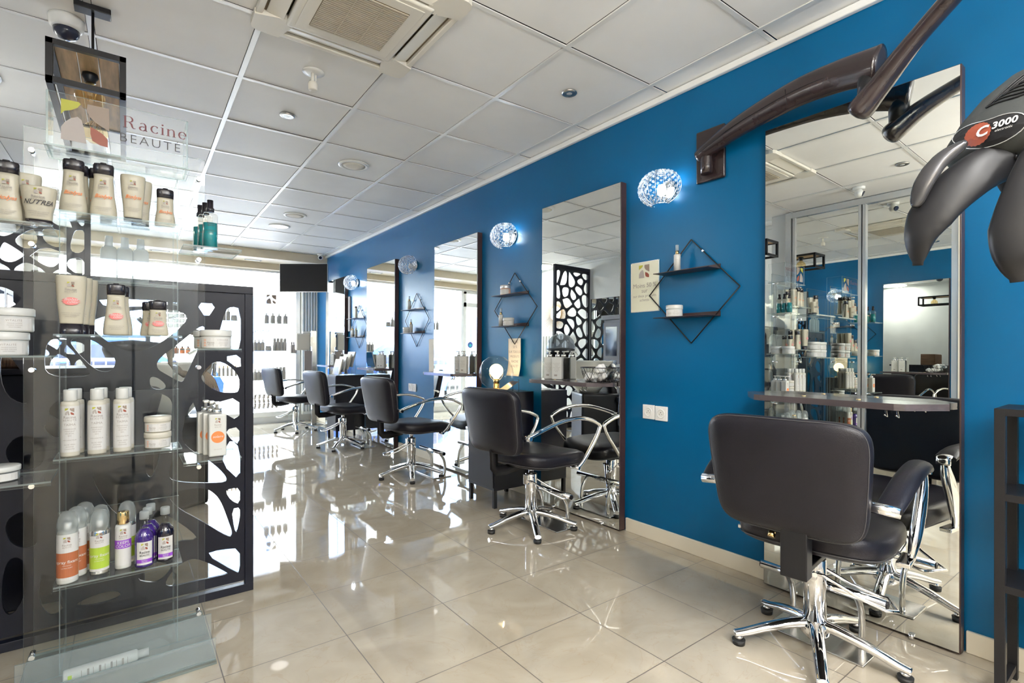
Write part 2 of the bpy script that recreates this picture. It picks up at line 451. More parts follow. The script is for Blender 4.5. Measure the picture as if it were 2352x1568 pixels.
org = Matrix.Translation((1.0751, 2.9808, 0)) @ rot
mb.M = org
for i in range(-5, 4):
    mb.box(.6*i-.012, .6*i+.012, -5.6, 5.6, CEIL-.003, CEIL+.004)
for j in range(-9, 10):
    mb.box(-3.2, 2.0, .6*j-.010, .6*j+.010, CEIL-.002, CEIL+.003)
struct(mb.build('trim_1', 'grid_metal'))
sbox('wall_right', 'blue_wall', WALL, WALL+.12, BACK, FRONT+.02, 0, CEIL+.08)
sbox('wall_back', 'back_paint', LEFT-.2, WALL, BACK-.12, BACK, 0, CEIL+.08)
# left side: alcove wall beyond y = 2.62, boxed-out mirror doors in front of it
sbox('wall_left', 'white_paint', LEFT-.12, LEFT, 2.62, FRONT, 0, CEIL+.08)
sbox('wall_side', 'white_paint', LEFT-.12, SIDE-.02, 2.46, 2.62, 0, CEIL+.08)
sbox('wall_closet', 'cream_paint', LEFT-.12, SIDE-.06, BACK, 2.46, 0, CEIL+.08)
sbox('wall_pier', 'cream_paint', SIDE-.06, SIDE+.02, BACK, 1.12, 0, CEIL)
sbox('trim_2', 'white_gloss', WALL-.028, WALL, BACK, FRONT-.3, CEIL-.034, CEIL-.001, bev=.006)
sbox('trim_3', 'white_paint', LEFT, LEFT+.03, 2.62, FRONT-.3, CEIL-.03, CEIL-.001)
# right baseboard, interrupted behind the tall mirrors
mb = MB()
MIR = [(.49, 1.19, 2.10), (2.055, 2.78, 2.095), (3.62, 4.375, 2.085), (5.28, 6.10, 2.10), (6.90, 7.71, 2.10)]
ys = [BACK]+[q for a, b, _ in MIR for q in (a-.004, b+.004)]+[FRONT]
for a, b in zip(ys[::2], ys[1::2]): mb.box(WALL-.014, WALL, a, b, 0, .078, bev=.003)
struct(mb.build('baseboard_right', 'cream_paint'))
sbox('baseboard_left', 'cream_paint', LEFT, LEFT+.012, 2.62, FRONT, 0, .078)

# mirrored sliding doors on the left
mb = MB()
for a, b, ya in ((1.14, 1.79, 2.0), (1.80, 2.40, .7)):
    mb.mat(0).box(-.012, 0, -(b-a)/2+.01, (b-a)/2-.01, .03, CEIL-.06, M=Matrix.Translation((SIDE-.002, (a+b)/2, 0)) @ Matrix.Rotation(R(ya), 4, 'Z'))
    for y0, y1 in ((a, a+.024), (b-.024, b)): mb.mat(1).box(SIDE-.02, SIDE+.012, y0, y1, .02, CEIL-.05)
mb.mat(1).box(SIDE-.03, SIDE+.02, 1.12, 2.42, CEIL-.06, CEIL-.004); mb.box(SIDE-.03, SIDE+.02, 1.12, 2.42, 0, .03)
mb.box(SIDE-.03, SIDE+.03, 2.41, 2.46, 0, CEIL-.004); mb.box(SIDE-.03, SIDE+.012, 1.10, 1.14, 0, CEIL-.004)
struct(mb.build('door_2', ['mirror', 'alu']))

# shop front: beige bulkhead, glazing, glazed door, short wall pieces
Y1 = 7.82
sbox('wall_front', 'beige_bulkhead', LEFT, WALL, Y1, FRONT+.1, 2.39, CEIL-.001)
sbox('trim_4', 'beige_bulkhead', LEFT, WALL, FRONT-.16, FRONT+.1, 2.30, 2.39)
sbox('trim_5', 'alu', LEFT, WALL, FRONT-.04, FRONT+.05, 2.27, 2.31)
for k, (a, b) in enumerate(((2.16, WALL), (LEFT, LEFT+.06))):
    sbox('wall_front_pier', 'white_paint', a, b, FRONT-.02, FRONT+.1, 0, 2.30)
mb = MB()
mb.mat(0).box(-.40, 2.13, FRONT+.01, FRONT+.02, .10, 2.27)
mb.mat(1).box(-.44, -.39, FRONT-.03, FRONT+.05, 0, 2.27).box(2.11, 2.17, FRONT-.03, FRONT+.05, 0, 2.27).box(-.44, 2.16, FRONT-.04, FRONT+.05, 0, .10)
struct(mb.build('window_1', ['window_glass', 'alu']))
mb = MB()
mb.mat(0).box(-.86, -.49, FRONT+.01, FRONT+.018, .14, 1.98).box(-.86, -.49, FRONT+.01, FRONT+.018, 2.06, 2.24)
for a, b in ((LEFT+.06, -.85), (-.50, -.44)): mb.mat(1).box(a, b, FRONT-.03, FRONT+.04, 0, 2.27)
mb.box(LEFT+.06, -.44, FRONT-.03, FRONT+.04, 0, .14).box(LEFT+.06, -.44, FRONT-.03, FRONT+.04, 1.98, 2.06).box(LEFT+.06, -.44, FRONT-.03, FRONT+.04, 2.23, 2.27)
mb.mat(2).tube([(-.53, FRONT-.03, 1.05), (-.53, FRONT-.08, 1.05), (-.62, FRONT-.08, 1.05)], .009, 8)
struct(mb.build('door_1', ['window_glass', 'white_gloss', 'chrome']))
# display ledge inside the window
sbox('trim_6', 'white_gloss', -.38, 2.10, FRONT-.06, FRONT-.03, .10, .17)

# ------------------------------------------------------------------ outdoors
struct(MB().box(-14, 16, FRONT+.05, FRONT+2.2, -.16, -.02).build('pavement_near', 'pavement'))
struct(MB().box(-14, 16, FRONT+2.2, FRONT+7.5, -.2, -.12).build('street', 'asphalt'))
struct(MB().box(-14, 16, FRONT+7.5, FRONT+9, -.16, -.04).build('pavement_far', 'pavement'))
def house(x0, x1, y, h, floors, cols, label, shut, rail):
    t = thing('town_house', label, 'building', ((x0+x1)/2, y, -.04))
    wd = x1-x0; mbw = MB(); mbw.box(-wd/2, wd/2, 0, 5, 0, h); mbw.box(-wd/2-.1, wd/2+.1, -.15, 0, h-.3, h)
    for f in range(1, floors): mbw.box(-wd/2, wd/2, -.06, 0, f*h/floors-.12, f*h/floors)
    mbw.build('wall', 'facade', t)
    for f in range(floors):
        for c in range(cols):
            cx = -wd/2+wd*(c+.5)/cols; z0 = f*h/floors+.75; z1 = (f+1)*h/floors-.45
            wo = MB().box(cx-.5, cx+.5, -.03, .02, z0, z1).build('window', 'window_far', t)
            m = MB()
            if shut: m.box(cx-.98, cx-.52, -.06, 0, z0, z1).box(cx+.52, cx+.98, -.06, 0, z0, z1)
            else: m.box(cx-.58, cx-.5, -.06, 0, z0-.06, z1+.06).box(cx+.5, cx+.58, -.06, 0, z0-.06, z1+.06).box(cx-.5, cx+.5, -.06, 0, z1, z1+.06)
            m.build('shutter' if shut else 'window_frame', 'shutter' if shut else 'white_gloss', t)
            if rail and f > 0:
                m = MB().box(cx-1.1, cx+1.1, -.7, 0, z0-.35, z0-.25).box(cx-1.1, cx+1.1, -.7, -.66, z0+.6, z0+.64)
                for k in range(16): m.box(cx-1.1+k*.146, cx-1.085+k*.146, -.69, -.67, z0-.25, z0+.6)
                m.build('balcony', 'rail', t)
house(-9.5, -2.2, 17.5, 9.3, 3, 3, 'pale town house with balconies across the street, left of the shop window view', True, True)
house(-2.0, 4.2, 17.5, 9.9, 3, 2, 'white town house with blue shutters across the street, straight beyond the glass', True, False)
house(4.4, 11, 17.5, 9.0, 3, 3, 'white town house with balconies across the street, at right beyond the glass', False, True)
def car():
    t = thing('car', '', 'car')
    prof = [(-2.0, .3), (-2.05, .62), (-1.9, .85), (-1.2, .93), (-.7, 1.36), (.65, 1.40), (1.35, .98), (1.95, .85), (2.08, .6), (2.05, .3)]
    MB().prism(prof, lambda u, v, d: (u, d, v), -.8, .8).build('body', 'car_blue', t)
    MB().prism([(-1.02, .95), (-.62, 1.30), (.58, 1.33), (1.1, .98)], lambda u, v, d: (u, d, v), -.81, .81).build('side_window', 'dark_glass', t)
    for x in (-1.3, 1.3):
        for s in (-1, 1): MB().cyl((x, s*.62, .32), (x, s*.82, .32), .32).build('wheel', 'rubber', t)
    return t
place('car', car, (-.6, FRONT+3.4, -.12), 0, 'blue car parked at the kerb outside the shop', 'car')
t = thing('street_railing', 'grey metal street railing on the pavement outside the door', 'railing', (-2.2, FRONT+1.7, -.02))
m = MB()
for k in range(17): m.box(k*.15-.01, k*.15+.01, -.01, .01, .1, .95)
m.build('baluster_panel', 'alu', t); MB().box(-.03, 2.45, -.02, .02, .95, 1.0).box(-.03, 2.45, -.02, .02, .1, .13).build('rail', 'alu', t)
for x in (-.02, 2.44): MB().box(x-.025, x+.025, -.025, .025, 0, 1.03).build('post', 'alu', t)

# ------------------------------------------------------------------ tall wall mirrors
FACE = WALL-.062
MIRLAB = ['tall wall mirror behind the nearest styling chair', 'tall wall mirror beside the globe lamp cabinet, second from the camera',
          'tall wall mirror between the diamond shelves, third from the camera', 'narrow-looking tall wall mirror behind the leaflet rack', 'farthest tall wall mirror, beside the television']
for (a, b, h), lb in zip(MIR, MIRLAB):
    t = thing('wall_mirror', lb, 'mirror', (WALL-.0150, (a+b)/2, .008), 0, None); t.rotation_euler = (0, R(.40), .006 if 'second' in lb else 0)
    hw = (b-a)/2
    MB().box(-.046, .000, -hw, hw, 0, h-.008, bev=.002).build('backing_board', 'dark_brown', t)
    MB().box(-.050, -.0462, -hw+.004, hw-.004, .004, h-.012).build('mirror_glass', 'mirror', t)
    for s in (-1, 1):
        MB().cyl((-.054, s*(hw-.14), -.004), (-.054, s*(hw-.14), .014), .009, seg=12).build('clip', 'chrome', t)

# consoles
def console():
    t = thing('console_shelf', '', 'shelf')
    out = [(0, -.355), (0, .355), (-.045, .365), (-.172, .27), (-.18, .24), (-.18, -.24), (-.172, -.27), (-.045, -.365)]
    MB().prism(out, lambda u, v, d: (u, v, d), 0, .024).build('board', 'console_top', t)
    for y in (-.24, -.205):
        MB().tube([(-.14, y, 0), (-.14, y, -.012), (-.15, y-.006, -.026), (-.16, y, -.018)], .003, 6).build('hook', 'chrome', t)
    for y in (-.1, .1): MB().cyl((-.09, y, .0235), (-.09, y, .026), .008, seg=12).build('screw_cap', 'gold', t)
    return t
CONS = [('dark console shelf on the nearest mirror, above the near chair', .875), ('dark console shelf holding the wire basket and pump bottles', 2.43),
        ('dark console shelf on the third mirror with two white pump bottles', 3.98), ('dark console shelf on the fourth mirror, behind the leaflet rack', 5.66),
        ('farthest console shelf, on the mirror beside the television', 7.28)]
for lb, y in CONS: place('console', console, (FACE-.0005, y, .868), 0, lb, 'shelf')

# ------------------------------------------------------------------ styling chairs
def star_base(mb_owner, rot0, lever):
    t = mb_owner
    for k in range(5):
        a = R(rot0+72*k); d = Vector((math.cos(a), math.sin(a), 0))
        P = smooth_curve([d*.02+Vector((0, 0, .098)), d*.075+Vector((0, 0, .092)), d*.16+Vector((0, 0, .072)), d*.235+Vector((0, 0, .048)), d*.278+Vector((0, 0, .038))], 5)
        n = len(P)
        m = MB().tube(P, [.024-.006*i/n for i in range(n)], 12, rv=[.020-.008*i/n for i in range(n)])
        leg = m.build('leg', 'chrome', t)
        c = d*.262
        MB().cyl((c.x, c.y, .0), (c.x, c.y, .018), .021, .023).build('foot_pad', 'rubber', leg)
        MB().cyl((c.x, c.y, .018), (c.x, c.y, .034), .014).build('foot_stem', 'chrome', leg)
    MB().lathe([(0, .045), (.03, .045), (.05, .07), (.047, .098), (.038, .112), (.0, .112)]).build('hub', 'chrome', t)
    MB().lathe([(0, .10), (.037, .10), (.037, .33), (.034, .336), (0, .336)]).build('column', 'chrome', t)
    MB().cyl((0, 0, .335), (0, 0, .40), .017).build('piston', 'chrome', t)
    a = R(lever); d = Vector((math.cos(a), math.sin(a), 0)); q = Vector((-d.y, d.x, 0))
    p0 = d*-.01
    pts = [p0+q*.045+Vector((0, 0, .292)), p0+q*.05+d*.03+Vector((0, 0, .29)), p0+q*.055+d*.13+Vector((0, 0, .235)), p0+q*.06+d*.21+Vector((0, 0, .205)), p0+q*.05+d*.245+Vector((0, 0, .203)),
           p0-q*.05+d*.245+Vector((0, 0, .203)), p0-q*.06+d*.21+Vector((0, 0, .205)), p0-q*.055+d*.13+Vector((0, 0, .235)), p0-q*.05+d*.03+Vector((0, 0, .29)), p0-q*.045+Vector((0, 0, .292))]
    lv = MB().tube(pts, .0062, 8).build('pump_lever', 'chrome', t)
    for s in (-1, 1):
        e = p0+q*(.05*s)+Vector((0, 0, .292)); f = p0+q*(.036*s)+Vector((0, 0, .292))
        MB().cyl(tuple(f), tuple(e+q*(.012*s)), .009, seg=10).build('lever_pivot', 'chrome', lv)
    MB().box(-.05, -.03, -.018, .018, .27, .33, bev=.003).build('valve_block', 'chrome', t)

def cushion(outline, z0, z1, place_f=None, dome=.012, round_=.028, curve=None):
    """rounded upholstered pad from a closed outline"""
    mb = MB(); n = len(outline); cx = sum(p[0] for p in outline)/n; cy_ = sum(p[1] for p in outline)/n
    H = z1-z0; levels = []
    for k in range(7):
        t_ = k/6; a = PI*t_; ins = round_*(1-math.sin(a)**.8) if 0 < k < 6 else round_
        levels.append((ins, z0+H*(1-math.cos(a))/2))
    levels = [(round_*3.0, z0-dome*.3), (round_*1.6, z0-dome*.05)]+levels+[(round_*1.6, z1+dome*.5), (round_*3.2, z1+dome*.85)]
    rings = []
    for ins, z in levels:
        row = []
        for x, y in outline:
            dx, dy = x-cx, y-cy_; L = math.hypot(dx, dy); k = max(0, (L-ins)/L)
            p = (cx+dx*k, cy_+dy*k, z)
            if curve: p = curve(p)
            if place_f: p = place_f(*p)
            row.append(mb.v(p))
        rings.append(row)
    F = []
    for a, b in zip(rings, rings[1:]):
        for i in range(n): F.append(mb.bm.faces.new((a[i], a[(i+1) % n], b[(i+1) % n], b[i])))
    # caps as fans
    for row, z, fl in ((rings[0], levels[0][1]-dome*.15, 1), (rings[-1], levels[-1][1]+dome*.1, 0)):
        p = (cx, cy_, z)
        if curve: p = curve(p)
        if place_f: p = place_f(*p)
        c = mb.v(p)
        for i in range(n): F.append(mb.bm.faces.new((row[(i+1) % n], row[i], c) if fl else (row[i], row[(i+1) % n], c)))
    mb._fin(F, True)
    return mb
def back_outline():
    pts = []
    for x, y in superellipse(.5, .5, 6.5, 56):
        half = .243-.028*(.5-y)**1.4      # narrower towards the bottom
        pts.append((x*2*half, .494+(y+.5)*.378))
    return pts
def seat_outline():
    pts = []
    for x, y in superellipse(.258, .238, 4.2, 48):
        pts.append((x+.048, y*(1.03-.10*(x < 0)*abs(x)/.245)))
    return pts
def seat_curve(p):
    x, y, z = p
    return (x, y, z+.030*max(0, (-x-.02)/.2)**2-.018*max(0, (x-.08)/.2)**2+.010*(y/.24)**2-.004)
def back_place(u, v, d):
    # u across, v up, d thickness; slight recline and a wrap around the sitter
    rec = -.07*(v-.478)/.392
    return (-.255+rec+.9*u*u*.35-d, u, v)
def seam(outline, f, r=.0022): return MB().tube([f(u, v) for u, v in outline], r, 5, closed=True)
def make_chair(kind, rot0, lever):
    t = thing('styling_chair', '', 'chair')
    star_base(t, rot0, lever)
    MB().cyl((0, 0, .368), (0, 0, .392), .032).box(-.10, .10, -.07, .07, .380, .392, bev=.003).build('seat_plate', 'black_metal', t)
    s = cushion(seat_outline(), .388, .474, None, .014, .034, seat_curve).build('seat', 'leather', t)
    so = [(x*.985+.0005, y*.985) for x, y in seat_outline()]
    seam(so, lambda u, v: seat_curve((u, v, .402))).build('seat_piping', 'leather_seam', s)
    b = cushion(back_outline(), 0, .062, lambda u, v, d: back_place(u, v, d), .010, .022).build('backrest', 'leather', t)
    seam([(u*.975, (v-.674)*.975+.674) for u, v in back_outline()], lambda u, v: back_place(u, v, .0535), .0018).build('back_seam', 'leather_seam', b)
    m = MB()
    if kind == 'tube':
        for y in (0,):
            m.tube([(-.09, y, .398), (-.20, y, .385), (-.275, y, .388), (-.296, y, .41), (-.300, y, .50), (-.302, y, .52)], .030, 4, rv=.006, up=(0, 1, 0))
        m.build('back_bracket', 'black_metal', t)
    else:
        m.box(-.320, -.265, -.066, .012, .362, .545, bev=.004).box(-.30, -.05, -.056, .004, .368, .386, bev=.003)
        m.build('back_bracket', 'black_plastic', t)
        MB().cyl((-.29, .045, .485), (-.30, .045, .47), .012, seg=10).build('adjuster_knob', 'gold', t)
    for s in (-1, 1):
        if kind == 'tube':
            P = smooth_curve([(-.275, s*.262, .610), (-.16, s*.272, .645), (-.02, s*.276, .677), (.12, s*.276, .684), (.24, s*.274, .662), (.318, s*.272, .630)], 6)
            P += smooth_curve([(.330, s*.272, .615), (.305, s*.270, .565), (.245, s*.266, .49), (.185, s*.260, .42), (.150, s*.252, .388)], 5)
            a = MB().tube(P, .0125, 10).build('armrest', 'chrome', t)
            MB().cyl((-.275, s*.225, .607), (-.275, s*.285, .607), .0125, seg=12).build('arm_pin', 'chrome', a)
            MB().cyl((.14, s*.18, .385), (.14, s*.268, .385), .010, seg=12).build('arm_foot', 'chrome', a)
        else:
            P = smooth_curve([(-.262, s*.262, .618), (-.19, s*.272, .648), (-.09, s*.280, .678), (.03, s*.284, .692), (.13, s*.282, .688), (.185, s*.278, .670)], 6)
            n = len(P)
            a = MB().tube(P, .036, 16, rv=[.017+.010*math.sin(PI*min(1, i/n*1.1)) for i in range(n)]).build('armrest', 'leather', t)
            MB().cyl((-.268, s*.205, .622), (-.268, s*.292, .616), .0165, seg=16).build('arm_pin', 'chrome', a)
            Q = smooth_curve([(.205, s*.282, .676), (.19, s*.283, .62), (.14, s*.281, .54), (.085, s*.276, .45), (.065, s*.268, .39)], 6)
            n = len(Q)
            MB().tube(Q, [.010+.024*math.sin(PI*i/n)**.8 for i in range(n)], 14, rv=[.008+.012*math.sin(PI*i/n) for i in range(n)], up=(0, 1, 0)).build('arm_leg', 'chrome', a)
            MB().box(.0, .12, s*.256-.02, s*.256+.02, .372, .388, bev=.004).build('arm_foot', 'chrome', a)
            MB().tube([(.16, s*.282, .682), (.212, s*.282, .676), (.212, s*.282, .650)], .024, 12, rv=.010).build('arm_cap', 'chrome', a)
    return t
CH = [('pad', 1.99, .82, 7, -16, -66, 'nearest black leather styling chair with padded black armrests, back turned to the camera'),
      ('tube', 1.985, 2.44, 5, 18, -55, 'black leather styling chair standing in front of the globe lamp cabinet'),
      ('tube', 1.97, 4.06, 8, 22, 155, 'black leather styling chair at the third mirror, its pump lever pointing left'),
      ('tube', 1.95, 5.75, 9, 5, 160, 'black leather styling chair in front of the leaflet cabinet'),
      ('tube', 1.84, 7.33, 13, 30, 165, 'farthest black leather styling chair, alone before the shop window')]
for kind, x, y, a, r0, lev, lb in CH:
    o = make_chair(kind, r0, lev); o.location = (x, y, 0); o.rotation_euler = (0, 0, R(a)); o['label'] = lb; o['group'] = 'styling chairs along the blue wall'

# footrests: a plate on the floor, two curved legs, a bar across
def footrest():
    t = thing('footrest', '', 'footrest')
    MB().box(-.085, .085, -.17, .17, 0, .008, bev=.0035).build('base_plate', 'steel', t)
    for y in (-.12, .12):
        MB().tube(smooth_curve([(.045, y, .006), (.05, y, .08), (.035, y, .15), (-.005, y, .205)], 5), .0115, 10).build('leg', 'steel', t)
    b = MB().cyl((-.012, -.215, .212), (-.012, .215, .212), .0165).build('foot_bar', 'chrome', t)
    for s in (-1, 1): MB().cyl((-.012, s*.214, .212), (-.012, s*.219, .212), .013).build('end_cap', 'black_plastic', b)
    return t
for x, y, lb in ((2.085, .84, 'chrome bar footrest on a steel plate under the nearest styling chair'), (2.12, 2.43, 'chrome bar footrest below the console with the wire basket'),
                 (2.16, 4.02, 'chrome bar footrest in front of the third mirror'), (2.16, 5.70, 'chrome bar footrest beside the leaflet cabinet')):
    place('footrest', footrest, (x, y, 0), 0, lb, 'footrest', 'footrests under the styling stations')

# ------------------------------------------------------------------ crystal wall lamps
def wall_lamp(lit):
    t = thing('wall_lamp', '', 'lamp')
    MB().cyl((-.002, 0, 0), (-.018, 0, 0), .052, seg=24).build('wall_plate', 'chrome', t)
    cx = -.075; rx, ry, rz = .105, .122, .098
    def P(az, el, k=1.): return Vector((cx-rx*k*math.cos(az)*math.cos(el), ry*k*math.sin(az)*math.cos(el), rz*k*math.sin(el)))
    m = MB()
    az = [R(a) for a in range(-105, 106, 21)]
    for a in az: m.tube([P(a, R(e)) for e in range(-68, 69, 8)], .0021, 5)
    for e in (-68, 68): m.tube([P(R(a), R(e)) for a in range(-105, 106, 15)], .002, 5)
    m.build('wire_frame', 'chrome', t)
    m = MB(); m2 = MB()
    for i in range(len(az)-1):
        am = (az[i]+az[i+1])/2
        for j, e in enumerate([q*.5 for q in range(-124, 125, 17)]):
            off = R(4.6)*(1 if j % 2 else -1)
            c = P(am+off, R(e), .985); r = .0088*(.6+.4*math.cos(R(e)))
            bmesh.ops.create_icosphere(m.bm, subdivisions=1, radius=r, matrix=Matrix.Translation(c) @ Matrix.Rotation(random.random()*3, 4, 'Z'))
            m2.tube([P(az[i], R(e)), P(az[i+1], R(e))], .0007, 3, caps=False)
    tag(m.build('crystal_bead', 'crystal', t), None, None, kind='stuff'); m2.build('bead_wire', 'chrome', t)
    MB().lathe([(0, -.035), (.022, -.03), (.024, .0), (.018, .02), (.0, .022)], 20, (cx+.015, 0, .0)).build('bulb', 'bulb_white' if lit else 'white_gloss', t)
    MB().cyl((cx+.015, 0, -.062), (cx+.015, 0, -.033), .012).cyl((cx+.015, 0, -.052), (-.004, 0, -.03), .005).build('bulb_holder', 'chrome', t)
    return t
for k, (y, lit, lb) in enumerate(((1.755, 1, 'lit crystal bead wall lamp nearest the camera, above the diamond shelf with the notice'),
                   (3.198, 1, 'lit crystal bead wall lamp above the second diamond shelf'),
                   (4.872, 0, 'unlit crystal bead wall lamp between the third and fourth mirrors'),
                   (6.544, 1, 'small far crystal bead wall lamp nearest the television'))):
    o = wall_lamp(lit) if k < 3 else copy_tree(kept)
    if k == 1: kept = o
    o.location = (WALL, y, 1.972); o['label'] = lb; o['category'] = 'lamp'; o['group'] = 'crystal wall lamps'
    if lit: lamp('wall_lamp_bulb', 'POINT', (WALL-.062, y, 1.985), 20 if k == 0 else (14 if k == 1 else 5.), (.74, .88, 1), .012)

# ------------------------------------------------------------------ diamond wall shelves
def diamond():
    t = thing('diamond_shelf', '', 'shelf')
    T, B, L_, Rr = (-.006, 0, .276), (-.006, 0, -.276), (-.006, .272, 0), (-.006, -.272, 0)
    m = MB()
    for x in (-.010,):
        pts = [(x, 0, .276), (x, .272, 0), (x, 0, -.276), (x, -.272, 0)]
        m.tube([pts[0], pts[1]], .0032, 6).tube([pts[1], pts[2]], .0032, 6).tube([pts[2], pts[3]], .0032, 6).tube([pts[3], pts[0]], .0032, 6)
    m.build('wire_diamond', 'black_metal', t)
    for z in (.104, -.136): MB().box(-.118, -.002, -.165, .165, z-.004, z, bev=.0015).box(-.006, -.002, -.165, .165, z, z+.022).build('shelf_board', 'dark_brown', t)
    for y in (-.07, .07): MB().cyl((-.002, y, .205), (-.016, y, .205), .0055, seg=10).build('screw', 'alu', t)
    return t
for y, z, lb in ((1.604, 1.398, 'black wire diamond wall shelf nearest the camera, holding one spray bottle and one white jar'),
                 (3.155, 1.410, 'black wire diamond wall shelf above the hand-typed paper notice, with an amber jar on top'),
                 (4.83, 1.405, 'black wire diamond wall shelf under the unlit crystal lamp'),
                 (6.47, 1.40, 'farthest diamond wall shelf, just left of the fourth mirror')):
    place('diamond', diamond, (WALL, y, z), 0, lb, 'shelf', 'diamond wall shelves')

# ------------------------------------------------------------------ bottles and jars (front faces -Y, origin at the base)
def ell(a, b, z0=0, yoff=0):
    """wrap a flat print around an elliptic body of half-width a and half-depth b"""
    def f(u, v):
        k = max(-1.3, min(1.3, u/a)); return ((a+.0008)*math.sin(k), -(b+.0008)*math.cos(k)+yoff, v+z0)
    return f
def hourglass(h, wb, wt, cap_h, brand, script=None, scol='orange_ink', blot=False, invert=False):
    t = thing('bottle', '', 'bottle'); d = .60
    bh = h-cap_h
    if not invert:
        prof = [(.0, .0), (wb*.93, 0), (wb, .004), (wb*1.0, bh*.12), (wb*.94, bh*.3), (wb*.80, bh*.55), (wt*1.02, bh*.78), (wt*.98, bh*.93), (wt, bh), (0, bh)]
        cap = [(0, bh), (wt*1.02, bh), (wt*1.05, bh+cap_h*.5), (wt*1.05, h-.004), (wt*.98, h), (0, h)]
        wfun = lambda z: wt+(wb-wt)*max(0, 1-(z/bh))**.7
    else:
        prof = [(0, cap_h), (wt*.98, cap_h), (wt, cap_h+.004), (wt*1.06, h*.35), (wt*1.2, h*.55), (wb*.96, h*.75), (wb, h*.92), (wb*.99, h-.003), (wb*.95, h), (0, h+.001)]
        cap = [(0, 0), (wt*.98, 0), (wt*1.0, .003), (wt*1.0, cap_h), (0, cap_h)]
        wfun = lambda z: wt+(wb-wt)*max(0, (z-cap_h)/bh)**.7
    body = MB().lathe(prof, 32, sy=d, n=2.5).build('body', 'bottle_cream', t)
    c = MB().lathe(cap, 32, sy=d, n=2.5).build('cap', 'cap_black', t)
    MB().lathe([(0, -.001), (wt*.35, -.001), (wt*.3, .003), (0, .003)], 16, (0, -wt*d*.72, h if not invert else .004), sy=.5).build('cap_notch', 'black_plastic', c)
    zz = lambda f: (cap_h if invert else 0)+bh*f
    def mp(u, v):
        W_ = wfun(v); k = max(-1.2, min(1.2, u/W_)); s_, c_ = math.sin(k), math.cos(k)
        return (W_*math.copysign(abs(s_)**.9, s_), -(W_*d)*abs(c_)**.8-.0035, v)
    if brand:
        s = wb/.036
        m = MB(); logo(m, mp, -.007*s, zz(.76), .014*s); m.build('logo', LOGO_M, body)
        m = MB(); write(m, 'Racine', .0095*s, 0, zz(.76)-.0105*s, mp, bold=.01); write(m, 'BEAUTÉ', .0062*s, 0, zz(.76)-.0168*s, mp, space=1.25); m.build('brand_print', 'ink_grey', body)
        if blot:
            pts = []
            for i in range(26):
                a = 2*PI*i/26; rr = 1+.22*(1 if i % 2 else -1)*abs(math.cos(a)); pts.append((.019*s*math.cos(a)*rr, zz(.46)+.0115*s*math.sin(a)))
            MB().flat(pts, lambda u, v: mp(u, v)).build('paint_blot', 'pink_ink', body)
            m = MB(); write(m, 'Biolyss', .011*s, 0, zz(.475), lambda u, v: tuple(Vector(mp(u, v))-Vector((0, .0005, 0))), shear=.4); write(m, 'color', .011*s, .004, zz(.42), lambda u, v: tuple(Vector(mp(u, v))-Vector((0, .0005, 0))), shear=.4)
            m.build('script_print', 'label_white', body)
        elif script:
            m = MB(); write(m, script, .017*s, 0, zz(.44), mp, shear=.45, bold=.012); m.box(-.018*s, .018*s, -.0002, 0, 0, 0) if False else None
            m.build('script_print', scol, body)
        m = MB()
        for k in range(3): write(m, ('SHAMPOING AU KERATINE', 'CHEVEUX SENSIBILISES', 'SANS SULFATE')[k], .0038*s, 0, zz(.21)-.0052*k*s, mp)
        m.build('small_print', 'ink_grey', body)
    return t
def taima():
    t = thing('bottle', '', 'bottle'); a = .0238; h = .205
    b = MB().lathe([(0, 0), (a*.97, 0), (a, .004), (a, .160), (a*.94, .168), (.017, .170), (0, .170)], 32).build('body', 'jar_cream', t)
    MB().lathe([(0, .170), (.0165, .170), (.0175, .174), (.0175, .202), (.016, h), (0, h)], 28).build('cap', 'bottle_white', t)
    mp = ell(a, a)
    m = MB(); m.flat([(-.030, .014), (.030, .014), (.030, .150), (-.030, .150)], mp) if False else None
    n = 12
    for i in range(n):
        u0, u1 = -.031+.062*i/n, -.031+.062*(i+1)/n
        m.flat([(u0, .014), (u1, .014), (u1, .155), (u0, .155)], mp)
    lab = m.build('label', 'label_white', b); mq = ell(a+.0005, a+.0005)
    m = MB(); logo(m, mq, -.011, .128, .022, .021); m.build('logo', LOGO_M, lab)
    m = MB(); write(m, 'Racine', .0115, 0, .1175, mq, bold=.008); write(m, 'BEAUTÉ', .0085, 0, .1095, mq, space=1.2); write(m, 'TAÏMA', .0098, 0, .095, mq)
    for k, s in enumerate(('SHAMPOING', 'TRAITANT', 'VÉGÉTAL', 'BIO', '', 'VOLUMATEUR', '', 'ALOE VERA', 'AVOINE', 'CHANVRE')): 
        if s: write(m, s, .0052, 0, .083-.0068*k, mq)
    m.build('label_print', 'ink_grey', lab)
    return t
